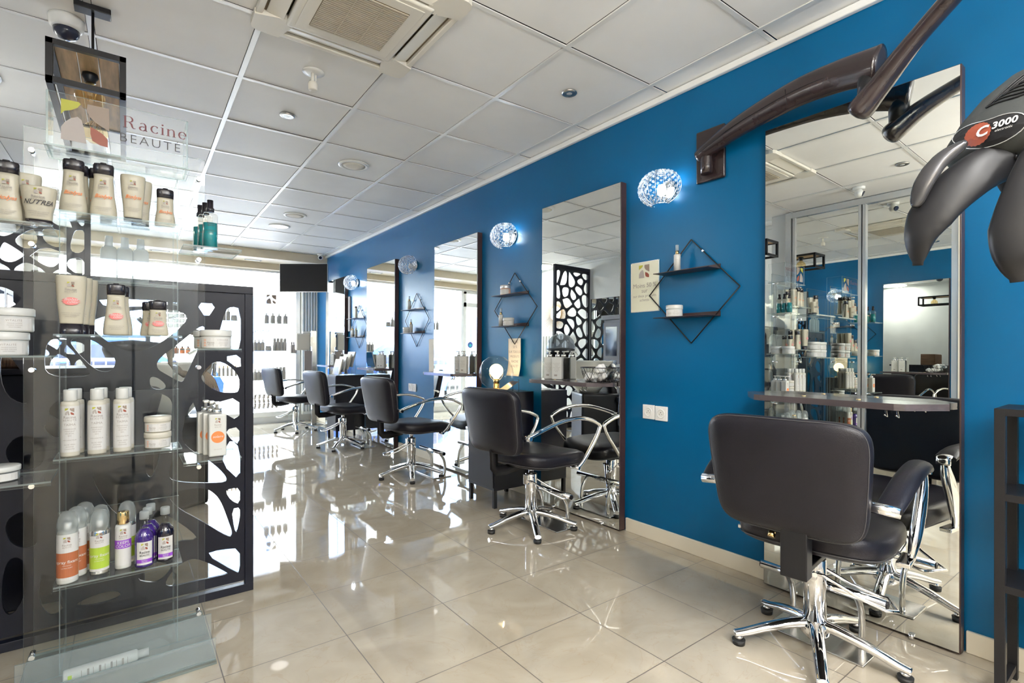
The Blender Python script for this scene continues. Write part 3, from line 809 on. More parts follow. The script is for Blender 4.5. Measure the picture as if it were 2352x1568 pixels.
def jar(r, h, col='jar_cream', lid='bottle_white', txt=None, big=False, group=None):
    def mk():
        t = thing('jar', '', 'jar')
        b = MB().lathe([(0, 0), (r*.96, 0), (r, .004), (r, h*.66), (0, h*.66)], 36).build('body', col, t)
        MB().lathe([(0, h*.66), (r*1.04, h*.66), (r*1.05, h*.69), (r*1.05, h*.96), (r*1.0, h), (0, h)], 36).build('lid', lid, t)
        mp = ell(r, r)
        m = MB(); n = 10
        for i in range(n):
            u0, u1 = (-1.15+2.3*i/n)*r, (-1.15+2.3*(i+1)/n)*r
            m.flat([(u0, h*.06), (u1, h*.06), (u1, h*.56), (u0, h*.56)], mp)
        lab = m.build('label', 'label_white', b)
        if txt:
            mq = ell(r+.0006, r+.0006); m = MB()
            write(m, txt, h*.11, r*.35, h*.42, mq, space=1.2); write(m, 'Racine', h*.13, -r*.45, h*.27, mq, bold=.01); write(m, 'BEAUTÉ', h*.08, -r*.45, h*.17, mq)
            for k in range(3): write(m, ('MASQUE NUTRITIF', 'MASQUE TRAITANT', 'SANS PARABEN')[k], h*.055, r*.38, h*(.32-.08*k), mq)
            m.build('label_print', 'ink_grey', lab)
            m = MB()
            for k in range(3): m.flat([(-r*.95, h*(.12+.14*k)), (-r*.78, h*(.12+.14*k)), (-r*.78, h*(.22+.14*k)), (-r*.95, h*(.22+.14*k))], mq)
            m.build('blush_square', 'blush', lab)
        return t
    return mk
def spray(kind):
    def mk():
        t = thing('spray_can', '', 'bottle'); a = {'brown': .0262, 'green': .0250, 'gold': .0218}[kind]; h = {'brown': .216, 'green': .202, 'gold': .200}[kind]
        body_h = h-.058
        b = MB().lathe([(0, 0), (a*.95, 0), (a, .004), (a, body_h-.012), (a*.9, body_h-.002), (a*.55, body_h), (0, body_h)], 32).build('body', 'steel' if kind == 'green' else 'bottle_white', t)
        if kind == 'gold': MB().lathe([(0, body_h), (.014, body_h), (.0165, body_h+.003), (.0165, body_h+.038), (.0155, body_h+.040), (0, body_h+.040)], 24).build('cap', 'gold', t)
        else:
            c = MB().lathe([(a*.99, body_h-.008), (a*1.0, body_h+.02), (a*.93, h-.022), (a*.7, h-.006), (a*.3, h), (0, h)], 32).build('cap', 'cap_clear', t)
            MB().cyl((0, 0, body_h), (0, 0, body_h+.022), .009).build('nozzle', 'white_plastic', t)
        mp = ell(a, a); n = 14
        def band(z0, z1, mat, nm, e=0., par=b):
            m = MB(); q = ell(a+e, a+e)
            for i in range(n):
                u0, u1 = (-1.28+2.56*i/n)*a, (-1.28+2.56*(i+1)/n)*a
                m.flat([(u0, z0), (u1, z0), (u1, z1), (u0, z1)], q)
            return m.build(nm, mat, par)
        lab = band(.012, body_h-.02, 'label_white', 'label')
        if kind in ('brown', 'green'): band(.020, body_h*.60, kind+'_band', 'colour_band', .0004, lab)
        else: band(body_h*.47, body_h*.66, 'purple_band', 'colour_band', .0004, lab)
        mq = ell(a+.0011, a+.0011)
        m = MB(); logo(m, mq, -.008, body_h*.80, .016); m.build('logo', LOGO_M, lab)
        m = MB(); write(m, 'Racine', .0085, 0, body_h*.735, mq, bold=.01); write(m, 'BEAUTÉ', .006, 0, body_h*.695, mq); m.build('brand_print', 'ink_grey', lab)
        m = MB()
        if kind != 'gold':
            write(m, 'spray fixant', .0125, 0, body_h*.40, mq, bold=.012); write(m, 'ULTRA-FORT', .0045, 0, body_h*.30, mq); write(m, 'volumateur', .0045, 0, body_h*.35, mq)
        else: write(m, 'KEEPS', .0125, 0, body_h*.575, mq, bold=.01); write(m, 'COLOR', .0125, 0, body_h*.495, mq, bold=.01)
        m.build('label_print', 'label_white', lab)
        return t
    return mk
def flask(liq):
    def mk():
        t = thing('bottle', '', 'bottle'); a = .0262; h = .158; t.scale = (1, 1, 1.13)
        b = MB().lathe([(0, 0), (a*.93, 0), (a, .004), (a, .082), (a*.92, .092), (a*.62, .102), (.012, .108), (0, .108)], 28).build('body', liq, t)
        MB().lathe([(.0118, .107), (.0095, .114), (.0095, .138), (.0, .138)], 20).build('neck', 'globe_glass', b)
        MB().lathe([(0, .136), (.0135, .136), (.0135, .156), (.012, h), (0, h)], 20).build('cap', 'frosted', t)
        mp = ell(a, a); m = MB(); n = 10
        for i in range(n):
            u0, u1 = (-.85+1.7*i/n)*a, (-.85+1.7*(i+1)/n)*a
            m.flat([(u0, .008), (u1, .008), (u1, .074), (u0, .074)], mp)
        lab = m.build('label', 'label_white', b); mq = ell(a+.0005, a+.0005); m = MB()
        for i in range(n):
            u0, u1 = (-.85+1.7*i/n)*a, (-.85+1.7*(i+1)/n)*a
            m.flat([(u0, .014), (u1, .014), (u1, .024), (u0, .024)], mq)
        m.build('colour_band', 'purple_band', lab)
        mr_ = ell(a+.001, a+.001); m = MB(); logo(m, mr_, -.009, .052, .018); m.build('logo', LOGO_M, lab)
        m = MB(); write(m, 'Racine', .0105, 0, .041, mr_, bold=.01); write(m, 'BEAUTÉ', .0075, 0, .033, mr_); m.build('label_print', 'ink', lab)
        m = MB(); write(m, 'Crème', .0055, 0, .0195, mr_); write(m, 'Mauve', .0055, 0, .015, mr_); m.build('band_print', 'label_white', lab)
        return t
    return mk
def pump_bottle(near=True):
    def mk():
        t = thing('pump_bottle', '', 'bottle'); hw = .0275 if near else .034; d = .022; h = .148
        b = MB().box(-hw, hw, -d, d, 0, h, bev=.006).build('body', 'bottle_white', t)
        MB().lathe([(0, h), (.015, h), (.015, h+.018), (0, h+.018)], 20).build('collar', 'chrome', t)
        p = MB().cyl((0, 0, h+.018), (0, 0, h+.036), .005).box(-.009, .009, -.034, .009, h+.034, h+.042, bev=.003).build('pump', 'white_plastic', t)
        mp = lambda u, v: (u, -d-.0005, v)
        if near:
            m = MB(); logo(m, mp, -.008, .118, .016); m.build('logo', LOGO_M, b)
            m = MB(); write(m, 'Racine', .008, 0, .108, mp, bold=.01); write(m, 'BEAUTÉ', .0055, 0, .101, mp); write(m, 'GEL DOUCHE', .004, 0, .024, mp); m.build('label_print', 'ink_grey', b)
            m = MB().flat([(.0205*math.cos(2*PI*i/32), .068+.0205*math.sin(2*PI*i/32)) for i in range(32)], mp); c = m.build('round_badge', 'orange_ink', b)
            m = MB(); write(m, 'solaire', .012, 0, .066, lambda u, v: (u, -d-.001, v), shear=.4); m.build('badge_print', 'label_white', b)
        else:
            m = MB()
            for k in range(7): write(m, ('RACINE BEAUTÉ', 'SHAMPOING', 'DOUX', 'USAGE FRÉQUENT', 'TOUS TYPES', 'DE CHEVEUX', '1000 ML')[k], .0065, 0, .105-.009*k, mp)
            m.box(-.016, .004, -d-.001, -d, .022, .034); m.build('label_print', 'ink_grey', b)
        return t
    return mk
def blue_spray():
    t = thing('bottle', '', 'bottle'); a = .0235
    b = MB().lathe([(0, 0), (a, 0), (a, .112), (a*.9, .122), (.010, .126), (0, .126)], 28).build('body', 'globe_glass', t)
    MB().lathe([(0, .004), (a*.93, .004), (a*.93, .088), (0, .088)], 28).build('liquid', 'blue_liquid', b)
    MB().lathe([(0, .126), (.0125, .126), (.0125, .140), (.0095, .142), (.0095, .168), (0, .168)], 20).build('cap', 'cap_black', t)
    m = MB(); mp = ell(a, a); write(m, 'Racine', .009, 0, .082, mp); write(m, 'BEAUTÉ', .006, 0, .075, mp); write(m, 'SPRAY DÉMÊLANT', .0045, 0, .058, mp); write(m, 'BI-PHASE', .0045, 0, .05, mp); m.build('label_print', 'ink', b)
    return t
def serum(h=.135, a=.0155):
    def mk():
        t = thing('bottle', '', 'bottle')
        b = MB().lathe([(0, 0), (a, 0), (a, h*.62), (a*.9, h*.64), (0, h*.64)], 24).build('body', 'bottle_white', t)
        MB().lathe([(0, h*.64), (a*.55, h*.64), (a*.55, h*.78), (0, h*.78)], 20).build('neck_ring', 'gold', t)
        MB().lathe([(0, h*.78), (a*.48, h*.78), (a*.48, h), (0, h)], 16).build('cap', 'frosted', t)
        m = MB(); mp = ell(a, a); write(m, 'RACINE', .0045, 0, h*.42, mp)
        for k in range(3): write(m, ('huile', 'de soin', '50 ml')[k], .0036, 0, h*(.34-.05*k), mp)
        m.build('label_print', 'ink_grey', b)
        return t
    return mk
def simple_bottle(a, h, body, cap, nk=.5, sq=2.):
    """small far bottle: body and cap"""
    def mk():
        t = thing('bottle', '', 'bottle')
        MB().lathe([(0, 0), (a, 0), (a, h*.70), (a*.8, h*.76), (a*nk, h*.78), (0, h*.78)], 16, n=sq).build('body', body, t)
        MB().lathe([(0, h*.78), (a*nk, h*.78), (a*nk*.9, h), (0, h)], 12).build('cap', cap, t)
        return t
    return mk

# ------------------------------------------------------------------ clear acrylic display tower
TX, TY = -.012, 2.20
t = thing('display_stand', 'tall clear acrylic display tower full of hair products in the left foreground', 'display stand', (TX, TY, 0))
MB().plate(-.245, .245, -.003, .003, .03, 1.785, 1).build('front_panel', ACR, t)
MB().plate(-.245, .245, .222, .228, .03, 1.785, 1).build('rear_panel', ACR, t)
for s in (-1, 1): MB().plate(s*.16-.0015, s*.16+.0015, .004, .221, .03, 1.70, 0).build('side_panel', ACR, t)
m = MB().plate(-.26, .26, -.16, .24, .008, .014, 2).plate(-.26, .26, -.165, -.160, .008, .085, 1).plate(-.26, .26, -.045, -.040, .014, .12, 1)
m.build('base_tray', ACH, t)
m = MB().plate(-.262, .262, -.175, .26, 0, .008, 2); m.build('base_plate', ACH, t)
def l_shelf(x0, x1, y0, y1, z, back=.19, side=None):
    m = MB().plate(x0, x1, y0, y1, z-.005, z, 2)
    if back: m.plate(x0, x1, y1-.005, y1, z, z+back, 1)
    m.plate(x0, x1, y0, y0+.004, z-.012, z-.005, 1)
    return m.build('shelf', ACR, t)
FS = [1.505, 1.13, .753, .37]
for z in FS: l_shelf(-.163, .163, -.150, -.004, z)
LS = [1.449, 1.065, .70]
for z in LS: l_shelf(-.56, -.163, -.20, -.004, z, back=0); 
RS = [1.433, 1.087, .71]
for z in RS: l_shelf(.163, .335, -.20, -.004, z, back=0)
for z in (1.34,): l_shelf(-.17, .17, .229, .300, z, back=0)
m = MB().plate(-.185, .185, -.085, -.080, 1.718, 1.882, 1).plate(-.185, -.180, -.080, .06, 1.718, 1.882, 0).plate(.180, .185, -.080, .06, 1.718, 1.882, 0).plate(-.19, .19, -.09, .06, 1.712, 1.718, 2)
sg = m.build('sign_panel', ACR, t)
mp = lambda u, v: (u, -.0856, v)
m = MB(); logo(m, mp, -.150, 1.738, .118, .126); m.build('logo', LOGO_M, sg)
m = MB(); racine(m, mp, .077, 1.816, .0385); m.build('brand_lettering', 'plum_ink', sg)
m = MB(); write(m, 'BEAUTÉ', .041, .078, 1.768, mp, space=1.25, bold=-.014); m.build('beaute_lettering', 'ink', sg)
for x in (-.222, .222):
    for z in (1.70, 1.41, 1.02, .66, .13): MB().cyl((x, -.0035, z), (x, -.045, z), .0075, seg=14).build('standoff', 'chrome', t)
def on_tower(kind, mk, x, y, z, label, cat='bottle', group=None, rz=0):
    return place(kind, mk, (TX+x, TY+y, z+.0005), rz, label, cat, group)
HG_TALL = lambda: hourglass(.172, .0350, .0255, .034, True, 'Biolyss')
HG_BLOT = lambda: hourglass(.163, .0335, .0235, .034, True, blot=True)
HG_SHORT = lambda: hourglass(.126, .0300, .0235, .030, True, 'Biolyss')
HG_SHORTB = lambda: hourglass(.117, .0300, .0235, .030, True, blot=True)
INV = lambda: hourglass(.152, .0340, .0250, .012, True, 'Biolyss', invert=True)
INVB = lambda: hourglass(.180, .0375, .0285, .032, True, blot=True, invert=True)
WIDE = lambda: hourglass(.108, .0400, .0300, .012, True, 'NUTREA', 'ink', invert=True)
G1 = 'bottles on the top front shelf of the clear tower'
on_tower('tall', HG_TALL, -.120, -.085, FS[0], 'cream waisted shampoo bottle with black cap, leftmost on the tower top front shelf', group=G1, rz=R(-3))
on_tower('tall', HG_TALL, -.112, -.036, FS[0], 'cream black-capped bottle hidden behind the leftmost top shelf bottle', group=G1)
on_tower('tall', HG_TALL, -.046, -.092, FS[0], 'cream waisted shampoo bottle with black cap, second in front on the top shelf', group=G1, rz=R(-2))
on_tower('tall', HG_TALL, -.060, -.026, FS[0], 'cream black-capped bottle peeping out left behind the second top shelf bottle', group=G1)
on_tower('inv', INV, .030, -.088, FS[0], 'cream upside-down tube bottle standing on its cap, third on the top shelf', group=G1)
on_tower('inv', INV, .050, -.036, FS[0], 'cream upside-down tube bottle just behind the third top shelf one', group=G1)
on_tower('short', HG_SHORT, .119, -.078, FS[0], 'short cream bottle with black cap at the right end of the top front shelf', group=G1)
G2 = 'products on the second front shelf'
for k in range(3): on_tower('invb', INVB, -.123+.012*k, -.118+.045*k, FS[1], ('front upside-down cream tube with pink paint blot on the second shelf', 'middle upside-down cream tube behind the pink-blot one, second shelf', 'rear upside-down cream tube of the three on the second shelf')[k], group=G2)
for k in range(2): on_tower('blot', HG_BLOT, -.014+.010*k, -.105+.058*k, FS[1], ('cream waisted bottle with black cap and pink blot in the middle of the second shelf', 'cream bottle close behind the middle pink-blot bottle')[k], group=G2)
for k in range(2): on_tower('shortb', HG_SHORTB, .098-.018*k, -.095+.060*k, FS[1], ('short cream bottle with small pink blot at right of the second shelf', 'short cream bottle behind the small pink-blot one')[k], group=G2)
G3 = 'products on the third front shelf of the clear tower'
for k in range(3):
    for j in range(2):
        on_tower('taima', taima, (-.127, -.062, .002)[k]+.008*j, -.100+.055*j, FS[2], 'white round shampoo bottle %s, %s on the third shelf' % (('in front', 'in the second row')[j], ('leftmost', 'in the middle', 'rightmost')[k]), group=G3)
for k in range(2): on_tower('pot', jar(.037, .052, 'jar_cream', 'jar_cream', 'TAÏMA'), .098, -.085, FS[2]+.053*k, ('lower cream jar of the stack on the third shelf', 'upper cream jar of the stack on the third shelf')[k], 'jar', group=G3)
G4 = 'products on the lowest front shelf of the clear tower'
for k in range(3): on_tower('brown', spray('brown'), -.132+.018*k, -.118+.046*k, FS[3], ('front white spray can with brown band on the lowest shelf', 'middle brown-band spray can on the lowest shelf', 'rear brown-band spray can on the lowest shelf')[k], group=G4)
for k in range(2): on_tower('green', spray('green'), -.056, -.095+.06*k, FS[3], ('silver spray can with lime green band on the lowest shelf', 'lime green band spray can behind the silver one')[k], group=G4)
on_tower('green', spray('green'), .014, -.036, FS[3], 'green-band spray can half hidden behind the gold-capped one', group=G4)
on_tower('gold', spray('gold'), .004, -.088, FS[3], 'white spray can with purple band and gold cap on the lowest shelf', group=G4)
for k in range(3): on_tower('flask', flask('purple_liquid'), .060+.010*k, -.112+.044*k, FS[3], ('front purple glass bottle on the lowest shelf', 'middle purple glass bottle on the lowest shelf', 'rear purple glass bottle on the lowest shelf')[k], group=G4)
on_tower('night', flask('night_liquid'), .118, -.095, FS[3], 'near-black glass bottle with purple label band, rightmost on the lowest shelf', group=G4)
# left wing
on_tower('tall', HG_TALL, -.262, -.15, LS[0], 'cream black-capped bottle cut by the left edge of the view, top left shelf')
on_tower('inv', INV, -.224, -.12, LS[0], 'cream upside-down tube on the top left wing shelf')
on_tower('wide', WIDE, -.192, -.165, LS[0], 'short wide upside-down cream tube on the top left wing shelf')
for k in range(2): on_tower('bigjar', jar(.056, .068, 'bottle_white', 'bottle_white', 'VITALITÉ'), -.262-.012*(1-k), -.13, LS[1]+.069*k, ('lower big white jar of the stack on the left wing shelf', 'upper big white jar of the stack on the left wing shelf')[k], 'jar', 'stacked white jars on the left wing shelf')
for k in range(2): on_tower('bigjar', None, -.39, -.13, LS[1]+.069*k, ('lower', 'upper')[k]+' white jar of the second stack farther left on the wing shelf', 'jar', 'stacked white jars on the left wing shelf')
on_tower('flatjar', jar(.045, .042, 'cap_clear', 'bottle_white'), -.285, -.10, LS[2], 'flat clear jar with white lid on the low left wing shelf', 'jar')
# right wing
for k in range(3): on_tower('blue', blue_spray, .245-.010*k, -.150+.046*k, RS[0], ('front blue two-phase spray bottle on the right wing shelf', 'middle blue spray bottle on the right wing shelf', 'rear blue spray bottle on the right wing shelf')[k], group='blue spray bottles on the right wing')
for k in range(2): on_tower('midjar', jar(.047, .064, 'bottle_white', 'bottle_white', 'COULEUR'), .262-.010*k, -.152+.1*k, RS[1], ('front white jar on the right wing shelf', 'rear white jar behind the front one on the right wing shelf')[k], 'jar', 'white jars on the right wing shelf')
for k in range(3): on_tower('pump', pump_bottle(), .268-.012*k, -.130+.048*k, RS[2], ('front white pump bottle with orange round badge on the right wing shelf', 'middle white pump bottle on the right wing shelf', 'rear white pump bottle on the right wing shelf')[k], group='white pump bottles on the right wing')
# rear of the tower, seen through it and in the mirror
for k in range(3): on_tower('clearb', simple_bottle(.026, .172, 'frosted', 'frosted'), (-.040, .008, .057)[k], .262, 1.3405, 'milky bottle on the rear shelf of the tower, %s' % ('leftmost', 'middle', 'rightmost')[k], group='milky bottles on the rear shelf')
# tube lying in the tray
def tube_lying():
    t = thing('product_tube', 'white tube with green mark lying in the tower base tray', 'tube')
    b = MB().lathe([(0, 0), (.017, 0), (.019, .004), (.019, .19), (.014, .195), (0, .195)], 20, M=Matrix.Rotation(PI/2, 4, 'Y')).build('body', 'bottle_white', t)
    MB().lathe([(0, .195), (.013, .195), (.013, .225), (0, .225)], 20, M=Matrix.Rotation(PI/2, 4, 'Y')).build('cap', 'bottle_white', t)
    m = MB()
    for k in range(9): m.box(.045+.015*k, .0465+.015*k+.004*(k % 2), -.0195, -.0188, -.010, .012)
    m.build('label_print', 'ink_grey', b); MB().box(.012, .022, -.0198, -.0190, -.006, .006).build('green_mark', 'green_band', b)
    return t
o = tube_lying(); o.location = (TX-.15, TY-.012-.06+.05, .034); o.rotation_euler = (0, 0, R(2))

# ------------------------------------------------------------------ black cut-out screens
def to3(px, py): return (px, py)
EYEF = 1176.; SN, CS = math.sin(YAW), math.cos(YAW)
def on_plane_y(u, v, Y):
    """where the line of sight of the 2352 x 1568 photograph meets the vertical plane y = Y"""
    a = (u-1176)/EYEF; b = (807.5-v)/EYEF; x = a*CS+SN; y = CS-a*SN; k = Y/y
    return (x*k, b*k+EYE)
def cut_panel(name, outer, holes, y0, thk, parent, mat):
    cu = bpy.data.curves.new('c', 'CURVE'); cu.dimensions = '2D'; cu.fill_mode = 'BOTH'; cu.extrude = thk/2
    for ring in [outer]+holes:
        sp = cu.splines.new('POLY'); sp.points.add(len(ring)-1); sp.use_cyclic_u = True
        for p, (x, z) in zip(sp.points, ring): p.co = (x, z, 0, 1)
    o = bpy.data.objects.new('c', cu); COL.objects.link(o)
    dg = bpy.context.evaluated_depsgraph_get(); me = bpy.data.meshes.new_from_object(o.evaluated_get(dg)); bpy.data.objects.remove(o); bpy.data.curves.remove(cu)
    me.materials.clear(); me.materials.append(MATS[mat]); me.name = name
    me.transform(Matrix.Translation((0, y0, 0)) @ Matrix.Rotation(PI/2, 4, 'X'))
    ob = bpy.data.objects.new(name, me); COL.objects.link(ob); ob.parent = parent
    return ob
def clip(poly, n, d):
    out = []
    for i in range(len(poly)):
        a, b = poly[i], poly[(i+1) % len(poly)]
        da = a[0]*n[0]+a[1]*n[1]-d; db = b[0]*n[0]+b[1]*n[1]-d
        if da <= 0: out.append(a)
        if da*db < 0:
            k = da/(da-db); out.append((a[0]+(b[0]-a[0])*k, a[1]+(b[1]-a[1])*k))
    return out
def cells(x0, x1, z0, z1, n, gap, seed, avoid=None, sep=.1):
    rnd = random.Random(seed); S = []; tries = 0
    while len(S) < n and tries < 6000:
        tries += 1
        p = (rnd.uniform(x0, x1), rnd.uniform(z0, z1))
        if all(math.hypot(p[0]-q[0], p[1]-q[1]) > sep for q in S): S.append(p)
    H = []
    for p in S:
        poly = [(x0, z0), (x1, z0), (x1, z1), (x0, z1)]
        for q in S:
            if q is p: continue
            n_ = (q[0]-p[0], q[1]-p[1]); L = math.hypot(*n_); n_ = (n_[0]/L, n_[1]/L)
            g = gap*rnd.uniform(.5, 1.5)
            d = n_[0]*(p[0]+q[0])/2+n_[1]*(p[1]+q[1])/2-g/2
            poly = clip(poly, n_, d)
            if len(poly) < 3: break
        if len(poly) >= 3:
            ar = abs(sum(poly[i][0]*poly[(i+1) % len(poly)][1]-poly[(i+1) % len(poly)][0]*poly[i][1] for i in range(len(poly))))/2
            if ar > .0008: H.append(chaikin(poly, 2))
    return H
def frame(w0, w1, z0, z1, y, t, wd, parent, d=.03):
    for nm, a in (('frame_rail', (w0, w1, y-d/2, y+d/2, z1-wd, z1)), ('frame_rail', (w0, w1, y-d/2, y+d/2, z0, z0+wd)), ('frame_post', (w0, w0+wd, y-d/2, y+d/2, z0+wd, z1-wd)), ('frame_post', (w1-wd, w1, y-d/2, y+d/2, z0+wd, z1-wd))):
        MB().box(*a, bev=.002).build(nm, 'black_lacquer', parent)
# low screen: holes as they lie in its plane
SY = 2.56
A = lambda k, pts: [(k[2]+x/k[0], k[1]+y/k[0]) for x, y in pts]
K2 = (3.136, 600, 0); K3 = (3.027, 1050, 0); K7 = (5.228, 600, 320)
RAW = [(1, A(K2, [(1410, 297), (1568, 303), (1490, 418)])), (1, A(K7, [(1035, 585), (1110, 540), (1222, 565), (1222, 1062), (1100, 1062), (950, 900)])),
       (1, A(K7, [(1000, 1150), (1222, 1114), (1222, 1310)])), (2, A(K2, [(1565, 695), (1725, 805), (1730, 935), (1680, 950), (1560, 940), (1455, 865), (1450, 810)])),
       (2, A(K2, [(638, 440), (740, 395), (980, 345), (1250, 342), (1375, 395), (1270, 505), (1130, 605), (1000, 652), (900, 645), (790, 590), (700, 520)])),
       (1, A(K2, [(700, 260), (1208, 284), (1208, 320), (930, 325), (755, 330)])), (2, A(K2, [(485, 555), (640, 550), (765, 630), (835, 700), (825, 765), (780, 797), (710, 790), (650, 750), (560, 660)])),
       (2, A(K2, [(345, 560), (450, 560), (650, 790), (640, 832), (330, 832), (315, 690)])), (2, A(K2, [(1472, 440), (1290, 590), (1132, 710), (1130, 775), (1200, 815), (1305, 875), (1330, 850), (1400, 690), (1478, 530)])),
       (2, A(K2, [(1075, 830), (1135, 835), (1200, 890), (1185, 925), (1085, 918)])), (2, A(K2, [(1080, 945), (1180, 955), (1240, 1000), (1242, 1080), (1215, 1200), (1170, 1330), (1130, 1480), (1085, 1575), (1040, 1500), (1060, 1200)])),
       (1, A(K2, [(1387, 1000), (1410, 1060), (1447, 1170), (1452, 1392), (1390, 1372), (1315, 1300), (1312, 1200)])), (1, A(K2, [(1520, 1030), (1728, 972), (1728, 1158), (1560, 1062)])),
       (1, A(K2, [(1622, 1215), (1728, 1188), (1728, 1325), (1660, 1280)])), (2, [(402, 1040), (430, 1036), (462, 1045), (500, 1072), (524, 1099), (517, 1110), (400, 1108), (384, 1090)]),
       (1, [(510, 1066), (553, 1106), (553, 1030), (531, 1008), (518, 1030)]), (2, A(K3, [(1160, 258), (1300, 222), (1400, 213), (1470, 232), (1535, 300), (1585, 430), (1625, 540), (1590, 560), (1400, 442), (1225, 350)])),
       (1, A(K3, [(1568, 240), (1595, 218), (1672, 213), (1672, 330), (1610, 305)])), (1, A(K3, [(1612, 360), (1672, 348), (1672, 430), (1650, 530), (1628, 500)])),
       (1, A(K3, [(1425, 675), (1530, 642), (1672, 632), (1672, 802), (1640, 804)])), (2, A(K3, [(1130, 915), (1190, 795), (1300, 712), (1390, 706), (1590, 806), (1580, 816), (1350, 865)])),
       (1, A(K3, [(1060, 345), (1200, 425), (1330, 512), (1382, 575), (1230, 584), (1130, 645), (1060, 640)])), (2, A(K3, [(940, 850), (1030, 872), (1100, 868), (1165, 815), (1200, 750), (1060, 720)])),
       (2, [(0, 655), (38, 672), (50, 690), (20, 708), (-30, 708), (-40, 660)]), (2, [(102, 945), (148, 905), (175, 990), (130, 962)]), (2, [(94, 980), (120, 968), (165, 990), (128, 1012)]),
       (2, [(8, 1040), (28, 1008), (64, 996), (96, 1010), (108, 1050), (80, 1080), (30, 1078)]), (2, [(8, 1205), (34, 1178), (64, 1176), (88, 1204), (88, 1248), (64, 1262), (22, 1250)]),
       (2, [(162, 1395), (210, 1368), (264, 1355), (284, 1368), (232, 1388)]), (2, [(8, 1290), (50, 1275), (70, 1340), (30, 1420), (0, 1400)]), (2, [(100, 1300), (118, 1360), (150, 1400), (110, 1420), (85, 1370)]),
       (2, [(200, 1080), (260, 1090), (320, 1160), (300, 1200), (250, 1170)]), (2, [(0, 790), (46, 848), (80, 900), (60, 935), (0, 900)])]
holes = [chaikin([on_plane_y(x, y, SY) for x, y in p], k) for k, p in RAW]
holes += cells(-.93, -.46, .12, 1.30, 16, .035, 5, sep=.13)
XR = .432
ts = thing('divider_screen', 'low black screen with organic cut-out pattern, behind the clear display tower', 'screen', (0, 0, 0))
cut_panel('cut_out_panel', [(LEFT+.02, .05), (XR, .05), (XR, 1.345), (LEFT+.02, 1.345)], holes, SY+.01, .012, ts, 'black_lacquer')
frame(LEFT+.005, XR+.028, .0, 1.37, SY+.012, 0, .034, ts, .034)
# tall screen in the alcove
ts = thing('divider_screen', 'tall black screen with organic cut-out pattern reaching almost to the ceiling', 'screen', (0, 0, 0))
TXL, TXR = LEFT+.01, -.235; TYY = 5.5
hl = cells(TXL+.035, TXR-.035, .08, 2.30, 58, .034, 11, sep=.125)
cut_panel('cut_out_panel', [(TXL+.01, .04), (TXR-.01, .04), (TXR-.01, 2.34), (TXL+.01, 2.34)], hl, TYY, .014, ts, 'black_lacquer')
frame(TXL, TXR, 0, 2.38, TYY, 0, .04, ts, .04)

# ------------------------------------------------------------------ climazon hair processor on its wall arm
t = thing('hair_processor', 'grey and black hair processor with curved lamp blades on an articulated wall arm', 'hair dryer', (WALL, 1.49, 2.09))
I = Matrix.Translation((-WALL, -1.49, -2.09))
m = MB(); m.M = I
m.box(WALL-.022, WALL-.001, 1.408, 1.568, 1.955, 2.225, bev=.008)
pl = m.build('wall_plate', 'arm_brown', t)
m = MB(); m.M = I; m.tube(smooth_curve([(WALL-.045, 1.49, 1.985), (WALL-.045, 1.49, 2.10)], 3), .030, 16); m.build('pivot_housing', 'arm_brown', pl)
m = MB(); m.M = I
P = smooth_curve([(2.365, 1.535, 2.085), (2.352, 1.44, 2.112), (2.325, 1.30, 2.145), (2.29, 1.12, 2.165), (2.262, .98, 2.17), (2.235, .84, 2.158), (2.205, .73, 2.135), (2.195, .68, 2.125)], 6)
n = len(P)
w_ = [(.030 if i < 3 else .034)+.012*(i/n)**2 for i in range(n)]; h_ = [.030+.026*math.sin(PI*min(.5, i/n))+.014*(i/n)**2 for i in range(n)]
w_[-1] *= .55; h_[-1] *= .7
m.tube(P, w_, 20, rv=h_)
m.build('lower_arm', 'arm_brown', t)
m = MB(); m.M = I; m.tube(smooth_curve([p+Vector((-.034-.006*i/n, 0, -.004)) for i, p in enumerate(P)][2:-8:2], 2), .0022, 5); m.tube([(2.268, 1.045, 2.21), (2.238, 1.04, 2.19), (2.235, 1.035, 2.135), (2.262, 1.035, 2.118)], .002, 5)
m.build('arm_seam', 'black_plastic', t)
m = MB(); m.M = I
P = smooth_curve([(2.20, .765, 1.965), (2.192, .73, 1.995), (2.17, .66, 2.055), (2.12, .56, 2.125), (2.07, .45, 2.19), (2.0, .30, 2.27), (1.93, .22, 2.32), (1.85, .19, 2.32), (1.80, .185, 2.27)], 6)
n = len(P); m.tube(P, [.022, .038, .047, .052, .054, .054, .053]+[.051-.018*min(1, i/12) for i in range(n-7)], 20, rv=[.016, .028, .034, .038, .040, .040, .040]+[.039-.012*min(1, i/12) for i in range(n-7)])
m.build('upper_arm', 'arm_brown', t)
m = MB(); m.M = I; m.cyl((2.197, .72, 2.02), (2.205, .72, 2.12), .036); m.build('elbow_joint', 'black_plastic', t)
HC = Vector((1.742, .188, 1.607))
m = MB(); m.M = I; m.tube(smooth_curve([(1.80, .185, 2.28), (1.775, .19, 2.10), (1.765, .195, 1.95), (1.75, .20, 1.80)], 5), [.021]*16, 14); m.build('drop_rod', 'dryer_grey', t)
m = MB(); m.M = I; m.tube([Vector((1.757, .197, 1.885))+Vector((.030*math.cos(a), .030*math.sin(a), .006*math.sin(a))) for a in [2*PI*k/20 for k in range(20)]], .007, 8, closed=True); m.build('rod_ring', 'black_plastic', t)
